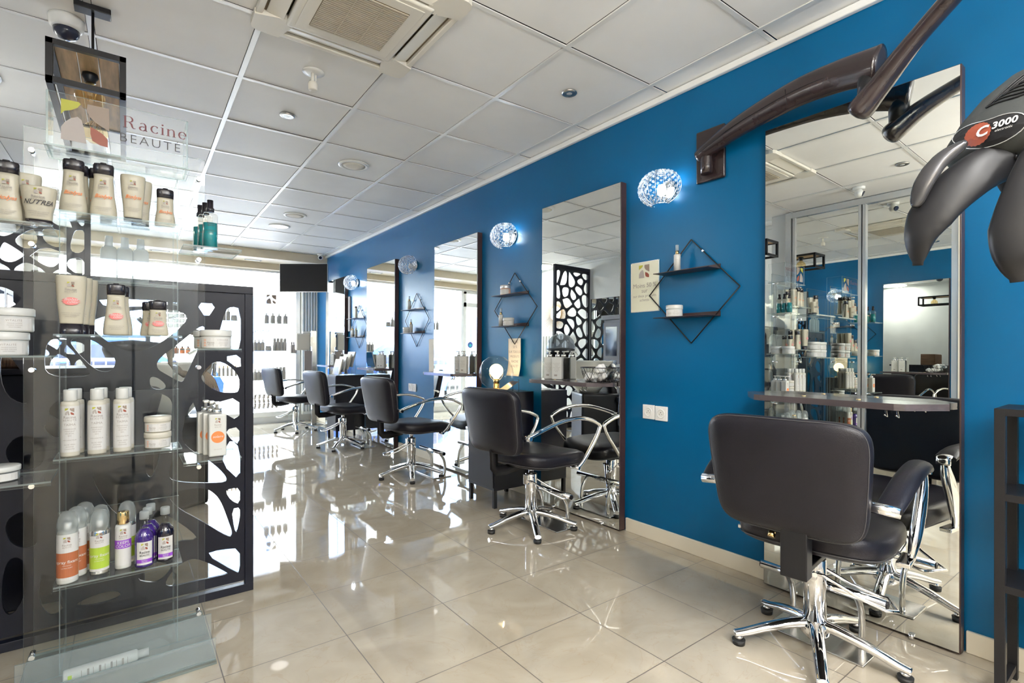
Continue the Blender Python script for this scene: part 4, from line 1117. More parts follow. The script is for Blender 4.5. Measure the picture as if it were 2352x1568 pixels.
# head: tilted lens-shaped housing; local axes: f towards the camera, r to the right in view
fwd = Vector((-HC.x, -HC.y, 0)).normalized(); rgt = Vector((-fwd.y, fwd.x, 0)); upv = Vector((0, 0, 1))
tl = R(-13)
HM = Matrix.Translation(HC) @ Matrix(((rgt.x, fwd.x, 0, 0), (rgt.y, fwd.y, 0, 0), (0, 0, 1, 0), (0, 0, 0, 1)))   # columns: right, forward, up
m = MB(); m.M = I @ HM
def head(u, v, w): return (u, v, w)
m.lathe([(0, -.085), (.10, -.085), (.165, -.072), (.198, -.045), (.205, -.022), (.200, .0), (.175, .045), (.135, .095), (.085, .135), (.035, .155), (0, .158)], 40, sy=.72)
hd = m.build('head_housing', 'dryer_grey', t)
def surf(u, v, off=.002):
    """point on the front of the housing at view offsets (u right, v up)"""
    prof = [(-.085, .12), (-.072, .165), (-.045, .198), (-.022, .205), (0, .200), (.045, .175), (.095, .135), (.135, .085), (.155, .035)]
    v_ = max(-.084, min(.154, v))
    for (z0, r0), (z1, r1) in zip(prof, prof[1:]):
        if z0 <= v_ <= z1: rr = r0+(r1-r0)*(v_-z0)/(z1-z0); break
    else: rr = .1
    return (u, .72*math.sqrt(max(0, rr*rr-u*u))+off, v)
m = MB(); m.M = I @ HM
for k in range(7):      # chevron louvres
    a = .018*k
    row = [surf(-.118+.014*k+(.155-.014*k)*q/14, .052+.0085*k+.002*math.sin(q), .0022) for q in range(15)]
    m.tube(row, .0022, 5)
    m.tube([surf(-.118+.014*k+.07*q/9, .052+.0085*k+(.068-.0085*k)*q/9, .0022) for q in range(10)], .0022, 5)
m.build('louvre', 'dryer_black', hd)
m = MB(); m.M = I @ HM
ol = chaikin([(-.180, .022), (-.185, .002), (-.160, -.035), (-.120, -.052), (-.075, -.050), (-.045, -.030), (-.050, .000), (-.080, .014), (-.115, .012), (-.145, .022)], 2)
c_ = (-.115, -.012)
V0 = m.v(surf(*c_, .0035)); prev = None
def lay(mb, ol, off, rings=4):
    c_ = (sum(p[0] for p in ol)/len(ol), sum(p[1] for p in ol)/len(ol)); rows = []
    for r_ in range(1, rings+1): rows.append([mb.v(surf(c_[0]+(x-c_[0])*r_/rings, c_[1]+(y-c_[1])*r_/rings, off)) for x, y in ol])
    c0 = mb.v(surf(*c_, off)); n = len(ol); F = [mb.bm.faces.new((rows[0][i], rows[0][(i+1) % n], c0)) for i in range(n)]
    for a, b in zip(rows, rows[1:]): F += [mb.bm.faces.new((a[i], a[(i+1) % n], b[(i+1) % n], b[i])) for i in range(n)]
    mb._fin(F)
m.bm.verts.remove(V0); lay(m, ol, .0035); bp_ = m.build('name_plate', 'dryer_black', hd)
m = MB(); m.M = I @ HM; m.tube([surf(x, y, .004) for x, y in ol], .0012, 5, closed=True); m.build('plate_rim', 'alu', hd)
m = MB(); m.M = I @ HM; lay(m, [(-.131+.024*math.cos(2*PI*i/40)*(1+.06*(i % 2)), -.014+.026*math.sin(2*PI*i/40)*(1+.06*(i % 2))) for i in range(40)], .0055, 2); m.build('red_disc', 'rust', bp_)
m = MB(); m.M = I @ HM
write(m, 'C', .032, -.124, -.024, lambda u, v: surf(u, v, .008), bold=.03, shear=.2); write(m, '3000', .021, -.084, -.016, lambda u, v: surf(u, v, .008), bold=.03, shear=.2, space=1.05); write(m, 'electronic', .0075, -.085, -.025, lambda u, v: surf(u, v, .008), shear=.2)
m.build('plate_lettering', 'label_white', bp_)
m = MB(); m.M = I @ HM; lay(m, [(.0+.036*math.cos(2*PI*i/32), -.012+.036*math.sin(2*PI*i/32)) for i in range(32)], .004, 3); dl = m.build('dial', 'black_plastic', hd)
m = MB(); m.M = I @ HM
for k in range(10):
    a = 2*PI*k/10; p0 = surf(.028*math.cos(a), -.012+.028*math.sin(a), .0055); p1 = surf(.020*math.cos(a), -.012+.020*math.sin(a), .0055); m.tube([p0, p1], .0013, 5)
m.build('dial_mark', 'red_led', dl)
m = MB(); m.M = I @ HM
for k in range(22):
    a = R(20+140*k/21); c0 = Vector((.165*math.cos(a), .72*.165*math.sin(a), -.080)); m.tube([c0, c0*1.0+Vector((0, 0, -.008))], .0035, 5)
m.build('under_vent', 'black_plastic', hd)
# lamp blades: curved broad shells hanging round the head
def blade(nm_label, pts, wid, thk, ups):
    b = MB(); b.M = I @ HM; P = smooth_curve(pts, 6); n = len(P)
    b.tube(P, [max(.004, wid*(.55+.45*math.sin(PI*min(1, .25+.62*i/n)))*max(.12, min(1, (n-1-i)/9))**.55) for i in range(n)], 20, rv=[thk*max(.2, min(1, (n-1-i)/5)) for i in range(n)], up=ups)
    o = b.build('lamp_blade', 'dryer_black', t); o['label'] = nm_label; return o, P
b1, P1 = blade('broad curved blade at the left of the head', [(-.075, .085, -.075), (-.135, .12, -.11), (-.195, .14, -.17), (-.232, .145, -.24), (-.240, .135, -.315)], .052, .020, (.4, -1, .3))
m = MB(); m.M = I @ HM
m.tube(smooth_curve([(-.150, .135, -.035), (-.195, .15, -.07), (-.225, .16, -.12), (-.240, .162, -.175)], 6), [.008, .011, .014, .016, .018, .019, .02, .02, .021, .022, .022, .022, .022, .021, .02, .018, .016, .012, .006], 16, rv=.012, up=(.4, -1, .3))
m.build('heat_lamp', 'dryer_lamp', b1)
blade('tapering blade hanging at the front of the head', [(.005, .135, -.075), (-.018, .155, -.15), (-.042, .165, -.23), (-.062, .165, -.31), (-.060, .15, -.375)], .060, .022, (0, -1, .2))
blade('small blade behind the front one', [(-.03, -.02, -.07), (-.07, -.04, -.10), (-.06, -.05, -.15)], .05, .018, (0, -1, .3))
blade('blade at the far right of the head', [(.09, .08, -.075), (.16, .11, -.12), (.22, .13, -.20), (.24, .13, -.31)], .052, .020, (-.4, -1, .3))

# ------------------------------------------------------------------ black cabinets with their things
def cabinet():
    t = thing('metal_cabinet', '', 'cabinet')      # front faces -X, origin at floor centre
    MB().box(-.175, .175, -.165, .165, .12, .79, bev=.003).build('body', 'black_lacquer', t)
    d = MB().box(-.180, -.1755, -.158, .158, .14, .775, bev=.002).build('door', 'black_metal', t)
    m = MB()
    for j in range(9):
        for i in range(7): m.cyl((-.1802, -.10+.033*i+(.016 if j % 2 else 0), .60+.018*j), (-.1808, -.10+.033*i+(.016 if j % 2 else 0), .60+.018*j), .0042, seg=6)
    tag(m.build('perforation', 'black_plastic', d), None, None)
    MB().box(-.196, -.1805, -.155, -.125, .50, .58, bev=.002).build('handle', 'black_plastic', d)
    for x in (-.16, .16):
        for y in (-.15, .15): MB().box(x-.012, x+.012, y-.012, y+.012, 0, .12).build('leg', 'black_metal', t)
    return t
CX1, CY1 = 2.185, 3.035
place('cabinet', cabinet, (CX1, CY1, 0), 0, 'black metal cabinet on legs under the glowing glass globe lamp', 'cabinet')
place('cabinet', cabinet, (2.185, 6.34, 0), 0, 'black metal cabinet on legs carrying the leaflet rack', 'cabinet')
t = thing('globe_lamp', 'round clear glass table lamp with a glowing warm bulb on the black cabinet', 'lamp', (2.19, 3.10, .7905))
MB().lathe([(0, 0), (.055, 0), (.055, .012), (.03, .018), (.022, .02), (.022, .05), (0, .05)]).build('base', 'gold', t)
MB().lathe([(.028, .012), (.07, .022), (.108, .058), (.127, .105), (.130, .13), (.124, .165), (.100, .213), (.060, .246), (.02, .258), (0, .26)], 40).build('glass_globe', 'globe_glass', t)
MB().lathe([(0, .05), (.021, .05), (.024, .085), (.0, .085)]).build('bulb_socket', 'gold', t)
MB().sph((0, 0, .145), .052, (1, 1, 1)).lathe([(.018, .082), (.026, .10), (.04, .115)]).build('bulb', 'bulb_warm', t)
lamp('globe_lamp_bulb', 'POINT', (2.19, 3.10, .935), 6, (1, .66, .30), .06)
t = thing('picture_holder', 'small wire holder with a tilted card on the globe lamp cabinet', 'holder', (2.20, 2.925, .7905))
MB().tube([(.05, -.02, .0), (.05, -.02, .085), (.05, .05, .085), (.05, .05, .0)], .002, 6).tube([(-.06, -.01, .0), (.05, -.02, .0)], .002, 6).build('wire_stand', 'black_metal', t)
MB().box(-.065, .065, -.045, .045, 0, .003, M=Matrix.Translation((-.025, .0, .042)) @ Matrix.Rotation(R(-28), 4, 'Y')).build('card', 'console_top', t)
# leaflet rack
t = thing('leaflet_rack', 'clear tiered rack filled with leaflets on the far black cabinet', 'rack', (2.13, 6.30, .7905))
m = MB()
for k in range(5): m.plate(-.10+.052*k, -.096+.052*k, -.14, .14, .004, .10+.038*k, 0)
m.plate(-.10, .15, -.14, .14, 0, .004, 2); m.build('rack_body', ACR, t)
for k in range(4):
    tag(MB().box(0, .014, -.125, .125, 0, .19, M=Matrix.Translation((-.088+.052*k, 0, .012+.03*k)) @ Matrix.Rotation(R(14), 4, 'Y')).build('leaflet_stack', ['paper', 'label_white', 'paper', 'label_white'][k]),
        'stack of leaflets in the %s tier of the far rack' % ('lowest', 'second', 'third', 'top')[k], 'leaflets', 'leaflets in the rack').location = (2.13, 6.30, .7905)

# things on consoles
CONZ = .8925
def wire_basket():
    t = thing('wire_basket', 'round black chicken-wire basket of white rolled cotton on the second console', 'basket')
    m = MB(); rt, rb, h = .108, .075, .088; n = 26
    def P(i, j):
        k = j/4; r = rb+(rt-rb)*k**.7; a = 2*PI*(i+.5*(j % 2))/n; return Vector((r*math.cos(a)*.72, r*math.sin(a)*1.18, h*k))
    for j in range(4):
        for i in range(n): m.tube([P(i, j), P(i, j+1)], .0009, 3, caps=False).tube([P(i+(1 if j % 2 else 0), j), P(i+(0 if j % 2 else -1)+(1 if j % 2 else 0), j+1)], .0009, 3, caps=False)
    m.build('wire_mesh', 'black_metal', t)
    m = MB()
    for k_, r_ in ((1., .0026), (0, .002)): m.tube([Vector(((rb+(rt-rb)*k_)*math.cos(a)*.72, (rb+(rt-rb)*k_)*math.sin(a)*1.18, h*k_)) for a in [2*PI*i/32 for i in range(32)]], r_, 6, closed=True)
    m.tube(smooth_curve([(-.075, -.03, h), (-.07, 0, .02), (-.075, .05, h)], 5), .002, 5); m.build('rim', 'black_metal', t)
    return t
o = wire_basket(); o.location = (2.285, 2.165, CONZ)
for k in range(9):
    a = k*2.4; r = .045 if k < 5 else .02
    c = MB().lathe([(0, 0), (.016, .001), (.0185, .012), (.0185, .05), (.014, .062), (0, .063)], 12, M=Matrix.Rotation(R(62), 4, 'X') @ Matrix.Rotation(a, 4, 'Y')).build('cotton_roll', 'cotton')
    c.location = (2.285+r*math.cos(a)*.7, 2.165+r*math.sin(a)*1.3+.02, CONZ+.016+.028*(k % 3)); tag(c, 'white cotton roll in the wire basket, %s' % ('lowest at the left', 'in the middle behind', 'uppermost', 'low at the back', 'nearest the mirror', 'nearest the edge', 'low at the right', 'half buried', 'top right')[k], 'cotton roll', 'cotton rolls in the wire basket')
for y, lb in ((2.615, 'left white pump bottle on the console beside the wire basket'), (2.535, 'right white pump bottle on the console beside the wire basket')): place('salon_pump', pump_bottle(False), (2.29, y, CONZ), R(-62), lb, 'bottle')
for y, lb in ((3.80, 'left pump bottle on the third mirror console'), (3.715, 'right pump bottle on the third mirror console'), (5.52, 'left pump bottle on the fourth mirror console'), (5.44, 'right pump bottle on the fourth mirror console'), (7.16, 'pump bottle on the farthest console')):
    place('salon_pump', None, (2.29, y, CONZ), R(-62), lb, 'bottle')

# products on the diamond shelves
U, Lw = .1045, -.1355
def on_dia(kind, mk, k, dy, lvl, lb, cat='bottle', dx=-.070):
    y, z = [(1.604, 1.398), (3.155, 1.410), (4.83, 1.405), (6.47, 1.40)][k]
    return place(kind, mk, (WALL+dx, y+dy, z+lvl), R(-65), lb, cat)
on_dia('serum', serum(.142, .0175), 0, .045, U, 'white spray bottle with gold neck on the nearest diamond shelf')
on_dia('whitepot', jar(.042, .062, 'bottle_white', 'bottle_white', 'SOIN'), 0, .062, Lw, 'white lidded jar on the lower board of the nearest diamond shelf', 'jar')
on_dia('amberpot', jar(.040, .075, 'blush', 'alu', None), 1, .04, U, 'amber jar with metal lid on top of the second diamond shelf', 'jar')
on_dia('serum', None, 1, .10, Lw, 'slim white bottle on the lower board of the second diamond shelf')
on_dia('whitepot', None, 1, -.0, Lw, 'white jar on the lower board of the second diamond shelf', 'jar')
on_dia('serum', None, 2, .05, U, 'slim bottle on the upper board of the third diamond shelf')
on_dia('serum', None, 2, .01, Lw, 'slim bottle on the lower board of the third diamond shelf')
on_dia('whitepot', None, 2, .10, Lw, 'jar on the lower board of the third diamond shelf', 'jar')
on_dia('slimtube', lambda: hourglass(.15, .022, .017, .02, False), 3, -.05, U, 'tube bottle on the upper board of the farthest diamond shelf')
for k in range(3): on_dia('serum', None, 3, (.10, .06, -.05)[k], Lw, '%s slim bottle on the lower board of the farthest diamond shelf' % ('leftmost', 'middle', 'rightmost')[k])

# notices
def notice_print(parent, mp, lines, mat):
    m = MB()
    for s, sz, x, z in lines: write(m, s, sz, x, z, mp)
    return m.build('notice_print', mat, parent)
t = thing('notice', 'laminated notice with the four-colour leaf logo behind the nearest diamond shelf', 'poster', (WALL, 1.916, 1.455))
mp = lambda u, v: (-.0048, -u, v)
sh = MB().box(-.004, -.0005, -.101, .101, -.146, .146).build('sheet', 'notice', t)
m = MB().box(-.0044, -.004, -.101, -.097, -.146, .146).box(-.0044, -.004, .097, .101, -.146, .146).box(-.0044, -.004, -.101, .101, .142, .146).box(-.0044, -.004, -.101, .101, -.146, -.142); m.build('laminate_edge', 'alu', sh)
m = MB(); logo(m, mp, -.040, .052, .075); m.build('logo', LOGO_M, sh)
notice_print(sh, mp, [('Moins 50 %', .036, 0, -.004), ('sur', .034, 0, -.034), ('sur deux produits', .023, 0, -.060), ('achetés', .023, 0, -.084)], 'ink_grey')
t = thing('paper_notice', 'curling typed paper notice hanging under the second diamond shelf', 'poster', (WALL, 3.155, 1.035))
m = MB(); n = 14
def cv(u, v): return (-.006-.022*max(0, (-v-.02)/.13)**2-.012*max(0, (u+.02)/.1)**2, -u, v)
for i in range(n):
    for j in range(n):
        u0, u1, v0, v1 = -.088+.176*i/n, -.088+.176*(i+1)/n, -.145+.29*j/n, -.145+.29*(j+1)/n
        f = m.bm.faces.new([m.v(cv(*q)) for q in ((u0, v0), (u1, v0), (u1, v1), (u0, v1))]); f.smooth = True
bmesh.ops.remove_doubles(m.bm, verts=m.bm.verts, dist=1e-5)
sh = m.build('sheet', 'paper', t)
so = sh.modifiers.new('thick', 'SOLIDIFY'); so.thickness = .0006
notice_print(sh, lambda u, v: (cv(u, v)[0]-.0012, -u, v), [('MOINS', .028, 0, .108), ('50 %', .028, 0, .070), ('SUR TOUS LES', .026, 0, .032), ('PRODUITS', .026, 0, -.004), ('RACINE', .026, 0, -.042), ('BEAUTE*', .026, 0, -.078)], 'ink_grey')
t = thing('wall_panel', 'plain cream fuse box cover low between the third mirror and third diamond shelf', 'box', (WALL, 4.475, 1.04))
MB().box(-.018, -.001, -.075, .075, -.16, .16, bev=.004).build('cover', 'paper', t)
t = thing('hanging_towel', 'grey paper strip hanging beneath the farthest crystal lamp', 'towel', (WALL, 6.83, 1.60))
MB().box(-.02, -.001, -.03, .03, -.25, .22, bev=.004).build('strip', 'stone', t)

# wall sockets
def socket():
    t = thing('wall_socket', '', 'socket')
    p = MB().box(-.011, -.0005, -.041, .041, -.041, .041, bev=.004).build('plate', 'socket_white', t)
    rt_ = Matrix.Rotation(-PI/2, 4, 'Y')
    MB().lathe([(.021, .0005), (.020, .003), (.026, .0035), (.027, .0)], 24, (-.0108, 0, 0), M=rt_).build('ring', 'white_gloss', p)
    MB().cyl((-.0112, 0, 0), (-.0125, 0, 0), .0195, seg=24).build('well', 'white_paint', p)
    MB().cyl((-.0125, 0, .006), (-.0128, 0, .006), .0028, seg=8).cyl((-.0125, -.008, -.004), (-.0128, -.008, -.004), .0022, seg=8).cyl((-.0125, .008, -.004), (-.0128, .008, -.004), .0022, seg=8).build('pin_hole', 'ink', p)
    return t
for y, z, lb in ((1.884, .730, 'left white wall socket of the pair below the notice'), (1.797, .728, 'right white wall socket of the pair below the notice'),
                 (4.985, .70, 'left far wall socket under the third diamond shelf'), (4.895, .70, 'right far wall socket under the third diamond shelf')):
    place('socket', socket, (WALL, y, z), 0, lb, 'socket', 'wall sockets on the blue wall')

# ------------------------------------------------------------------ black metal rack at the right edge
t = thing('metal_rack', 'tall black metal shelf rack cut by the right edge of the view', 'rack', (2.20, .20, 0))
for x in (-.045, .14):
    for y in (-.16, .155): MB().box(x-.0125, x+.0125, y-.0125, y+.0125, 0, .90, bev=.001).build('leg', 'black_metal', t)
for z in (.88, .62, .34): MB().box(-.057, .152, -.172, .167, z, z+.022, bev=.001).build('shelf', 'black_metal', t)
for y in (-.16, .155): MB().box(-.045, .14, y-.01, y+.01, .03, .05).build('cross_bar', 'black_metal', t)

# ------------------------------------------------------------------ ceiling fittings
def ac():
    t = thing('air_conditioner', 'square cream ceiling cassette air conditioner with a slatted centre grille', 'air conditioner', (.780, 2.105, CEIL-.002))
    S = .352
    m = MB().mat(0)
    # body with four outlet slots: outer ring built from corner blocks and side bars
    m.box(-.235, .235, -.235, .235, -.034, -.004, bev=.012)
    for sx in (-1, 1):
        for sy in (-1, 1):
            m.prism([(sx*.200, sy*.235), (sx*.235, sy*.200), (sx*(S+.002), sy*.236), (sx*(S+.002), sy*(S-.03)), (sx*(S-.008), sy*(S-.008)), (sx*(S-.03), sy*(S+.002)), (sx*.236, sy*(S+.002))][::(1 if sx*sy > 0 else -1)], lambda u, v, d: (u, v, d), -.026, -.001)
    for a in range(4):
        rt = Matrix.Rotation(a*PI/2, 4, 'Z'); m.box(.325, S, -.235, .235, -.020, -.001, bev=.005, M=rt)
    m.build('fascia', 'ac_plastic', t)
    m = MB()
    for a in range(4): m.box(.236, .325, -.222, .222, -.004, -.001, M=Matrix.Rotation(a*PI/2, 4, 'Z'))
    m.build('duct_opening', 'ac_dark', t)
    for a in range(4):
        MB().box(-.034, .034, -.215, .215, -.003, .003, bev=.0015, M=Matrix.Rotation(a*PI/2, 4, 'Z') @ Matrix.Translation((.280, 0, -.016)) @ Matrix.Rotation(R(-16), 4, 'Y')).build('louvre_flap', 'ac_plastic', t)
    g = MB().box(-.205, .205, -.205, .205, -.0375, -.034, bev=.003).build('grille_frame', 'ac_plastic', t)
    m = MB().mat(1).box(-.158, .158, -.158, .158, -.0385, -.0375).mat(0)
    for k in range(26): m.box(-.156, .156, -.154+.0122*k, -.1475+.0122*k, -.0425, -.0386)
    for x in (-.052, .052): m.box(x-.001, x+.001, -.156, .156, -.0435, -.040)
    m.build('grille_slats', ['grille_beige', 'ac_dark'], g)
    return t
ac()
def spot():
    t = thing('ceiling_spotlight', '', 'spotlight')
    MB().lathe([(.030, .001), (.043, .0), (.044, -.004), (.036, -.008), (.030, -.006)], 32).build('trim_ring', 'steel', t)
    MB().lathe([(.030, -.003), (.026, -.001), (.0, .0)], 24).build('reflector', 'chrome', t)
    MB().lathe([(0, -.006), (.016, -.006), (.017, -.001)], 16).build('bulb', 'white_gloss', t)
    return t
for x, y, lb in ((.781, 3.303, 'small round ceiling spotlight left of the smoke detector'), (1.961, 2.074, 'small round ceiling spotlight close to the blue wall'), (.10, 1.30, 'small round ceiling spotlight above the mirrored doors')):
    place('spot', spot, (x, y, CEIL), 0, lb, 'spotlight', 'small ceiling spotlights')
t = thing('smoke_detector', 'small drop-shaped ceiling sensor on a round plate beside the air conditioner', 'sensor', (.767, 2.709, CEIL))
MB().lathe([(.052, .001), (.054, -.003), (.030, -.008), (0, -.008)], 32).build('ceiling_plate', 'white_plastic', t)
MB().cyl((-.004, 0, -.008), (-.004, 0, -.062), .0085).cyl((.014, .006, -.008), (.012, .004, -.05), .003).build('stem', 'ac_plastic', t)
MB().lathe([(0, -.05), (.018, -.053), (.023, -.062), (.023, -.092), (.020, -.097), (0, -.094)], 24, (-.003, 0, 0)).build('sensor_head', 'ac_plastic', t)
def disc(mt):
    def mk():
        t = thing('round_downlight', '', 'ceiling light')
        MB().lathe([(.085, -.004), (.090, -.010), (.112, -.007), (.114, .001)], 40).build('trim_ring', 'white_plastic', t)
        MB().lathe([(.088, -.007), (.05, -.012), (0, -.013)], 32).build('diffuser', mt, t)
        return t
    return mk
DL = ['flush round ceiling downlight nearest the camera among those along the wall', 'round downlight farther along, the one with the grey rim', 'brightly lit round downlight near the shop front', 'added round fill light over the alcove', 'added round fill light over the tall screen', 'round downlight above the near mirror, seen in its reflection']
for k, (x, y) in enumerate(DISCS):
    place('disc_lit' if k in (2, 3, 4) else 'disc', disc('disc_lit' if k in (2, 3, 4) else 'paper'), (x, y, CEIL), 0, DL[k], 'ceiling light', 'round ceiling downlights').scale = (1.75, 1.75, 1) if k in (3, 4) else (1, 1, 1)
for x, y in FILL_PANELS:  # housings for the added fill panels, out of view
    o = thing('fill_panel', 'added square ceiling fill panel, unseen behind the viewer, %s' % ('nearest' if y > -1 else 'farthest back' if y < -1.5 else 'nearest the blue wall'), 'ceiling light', (x, y, CEIL), group='added ceiling fill panels')
    MB().box(-.30, .30, -.30, .30, -.012, -.004).build('diffuser', 'fill_glow', o)
    MB().box(-.31, .31, .30, .31, -.014, 0).box(-.31, .31, -.31, -.30, -.014, 0).box(.30, .31, -.3, .3, -.014, 0).box(-.31, -.30, -.3, .3, -.014, 0).build('frame', 'white_plastic', o)
def dome():
    t = thing('dome_camera', '', 'security camera')
    MB().lathe([(.060, .001), (.062, -.012), (.058, -.040), (.046, -.050)], 32).build('housing', 'white_plastic', t)
    MB().lathe([(.046, -.049), (.043, -.068), (.030, -.084), (.012, -.091), (0, -.092)], 28).build('dark_dome', 'dark_glass', t)
    MB().sph((-.006, -.01, -.068), .017).build('lens_ball', 'black_plastic', t)
    return t
place('dome', dome, (-.205, 2.915, CEIL), 0, 'white dome security camera on the ceiling behind the pendant lamp', 'security camera')
def turret():
    t = thing('ball_camera', '', 'security camera')
    MB().lathe([(.045, .001), (.046, -.016), (.030, -.022)], 28).build('base', 'white_plastic', t)
    b = MB().sph((0, 0, -.050), .034).build('ball', 'white_plastic', t)
    d = Vector((-.3, -.8, -.5)).normalized()
    MB().cyl(Vector((0, 0, -.042))+d*.028, Vector((0, 0, -.042))+d*.039, .022).build('lens', 'dark_glass', b)
    return t
place('turret', turret, (2.28, 7.70, CEIL), 0, 'white ball camera in the ceiling corner above the television', 'security camera')
place('turret', None, (-.24, 1.70, CEIL), 0, 'white ball camera on the ceiling near the mirrored doors', 'security camera')
for x in (.35, 1.45):
    o = thing('soffit_light', 'flat rectangular light in the front soffit, %s one' % ('left' if x < 1 else 'right'), 'ceiling light', (x, 8.08, 2.39))
    MB().box(-.11, .11, -.035, .035, -.006, 0, bev=.002).build('frame', 'alu', o); MB().box(-.085, .085, -.022, .022, -.0075, -.006).build('diffuser', 'white_paint', o)

# ------------------------------------------------------------------ pendant lamp
px_, py_, w2, l2 = -.111, 2.755, .111, .395; zb, zt = 2.007, 2.158
t = thing('pendant_lamp', 'black box-frame pendant lamp with wooden top board and two amber globe bulbs', 'lamp', (px_, py_, CEIL))
def B(m, x0, x1, y0, y1, z0, z1): m.box(x0, x1, y0, y1, z0-CEIL, z1-CEIL, bev=.001)
m = MB(); b = .020
for z0 in (zb, zt-b):
    for s in (-1, 1):
        B(m, s*w2-(b if s > 0 else 0), s*w2+(0 if s > 0 else b), -l2, l2, z0, z0+b); B(m, -w2, w2, s*l2-(b if s > 0 else 0), s*l2+(0 if s > 0 else b), z0, z0+b)
for sx in (-1, 1):
    for sy in (-1, 1):
        x = sx*(w2-b/2); y = sy*(l2-b/2); B(m, x-b/2, x+b/2, y-b/2, y+b/2, zb, zt)
m.build('box_frame', 'black_metal', t)
m = MB()
for k in range(3): B(m, -w2+b+.061*k, -w2+b+.061*k+.058, -l2+b, l2-b, zt-.012, zt-.001)
m.build('top_board', 'wood', t)
MB().cyl((0, 0, zt-CEIL), (0, 0, -.02), .005).build('rod', 'black_metal', t); MB().box(-.06, .06, -.03, .03, -.024, -.001, bev=.003).build('canopy', 'black_metal', t)
for y in (-.20, .20):
    s_ = MB().lathe([(0, -.0), (.024, -.0), (.026, -.012), (.018, -.024), (.018, -.034), (0, -.034)], 20, (0, y, zt-CEIL-.012)).build('bulb_socket', 'black_plastic', t)
    MB().lathe([(.013, -.034), (.016, -.045), (.034, -.058), (.046, -.080), (.047, -.095), (.040, -.118), (.022, -.134), (0, -.138)], 28, (0, y, zt-CEIL-.012)).build('globe_bulb', 'amber_glass', s_)
    m = MB()
    for k in range(4):
        a = PI/2*k+.4; m.tube([(.008*math.cos(a), y+.008*math.sin(a), zt-CEIL-.055), (.020*math.cos(a), y+.020*math.sin(a), zt-CEIL-.075), (.012*math.cos(a), y+.012*math.sin(a), zt-CEIL-.115)], .0008, 4)
    m.build('filament', 'gold', s_)

# ------------------------------------------------------------------ television, radiator, sanitiser stand
t = thing('television', 'black flat television mounted in the far corner by the shop front', 'television', (2.045, 7.685, 2.136))
rz = Matrix.Rotation(R(-37), 4, 'Z')
MB().box(-.345, .345, -.018, .018, -.205, .205, bev=.003, M=rz).build('housing', 'alu', t); MB().box(-.340, .340, -.0195, -.018, -.196, .200, M=rz).build('screen', 'screen_off', t)
MB().tube([(.02, .03, 0), (.20, .16, 0), (WALL-2.045-.01, .16, 0)], .016, 8).box(WALL-2.045-.018, WALL-2.045-.001, .10, .22, -.08, .08).build('wall_arm', 'black_metal', t)
t = thing('radiator', 'tall white ribbed radiator on the front wall at the corner', 'radiator', (2.31, FRONT-.03, 0))
for k in range(6): MB().box(-.125+.042*k, -.092+.042*k, -.075, -.015, .14, 2.12, bev=.008).build('rib', 'radiator_white', t)
MB().box(-.125, .12, -.06, -.03, .10, .15, bev=.006).box(-.125, .12, -.06, -.03, 2.10, 2.14, bev=.006).build('header_pipe', 'radiator_white', t)
MB().cyl((.07, -.06, .04), (.07, -.12, .07), .018).cyl((.07, -.045, .01), (.07, -.045, .1), .008).build('valve', 'white_plastic', t)
t = thing('sanitiser_stand', 'metal post with a hand towel dispenser and small trays near the shop window', 'stand', (2.20, 7.84, 0))
MB().box(-.11, .13, -.12, .12, 0, .008, bev=.003).build('foot_plate', 'steel', t)
MB().box(-.010, .055, -.03, .03, .008, 1.385, bev=.002).build('post', 'steel', t)
d_ = MB().box(-.235, -.035, -.055, .045, 1.10, 1.345, bev=.02).build('dispenser', 'ac_plastic', t); MB().box(-.14, -.03, -.04, .04, 1.345, 1.375, bev=.004).build('dispenser_lid', 'white_plastic', d_)
MB().box(-.036, -.009, -.02, .02, 1.15, 1.30).build('bracket', 'steel', d_)
MB().box(-.12, -.012, -.035, -.02, .30, 1.09, bev=.002).build('instruction_board', 'stone', t)

# ------------------------------------------------------------------ shop-window display: clear shelves with bottles
WY = 8.15
MK = {'wb': simple_bottle(.024, .165, 'grey_bottle', 'white_plastic', .45, 3.), 'rb': simple_bottle(.030, .155, 'grey_bottle', 'white_plastic', .4, 4.), 'gb': simple_bottle(.016, .15, 'grey_bottle', 'gold', .6),
      'sm': simple_bottle(.015, .17, 'stone', 'cap_black', .6), 'or': simple_bottle(.028, .10, 'orange_ink', 'cap_black', .4), 'jr': simple_bottle(.042, .075, 'grey_bottle', 'grey_bottle', .95), 'tb': simple_bottle(.022, .19, 'grey_bottle', 'grey_bottle', .9)}
principled('grey_bottle', (.42, .40, .38), .45)
def wshelf(px0, px1, pv, what, depth=.16):
    x0, z = on_plane_y(px0, pv, WY-.06); x1 = on_plane_y(px1, pv, WY-.06)[0]
    t = thing('window_shelf', what, 'shelf', ((x0+x1)/2, WY, z))
    hw = (x1-x0)/2+.03
    MB().plate(-hw, hw, -depth/2, depth/2, -.007, 0, 2).build('shelf_board', ACR, t)
    m = MB()
    for s in (-1, 1): m.cyl((s*(hw-.05), depth/2-.012, -.012), (s*(hw-.05), FRONT+.009-WY, -.012), .006, seg=8)
    m.build('glass_bracket', 'alu', t)
    return z
ROWN = {}
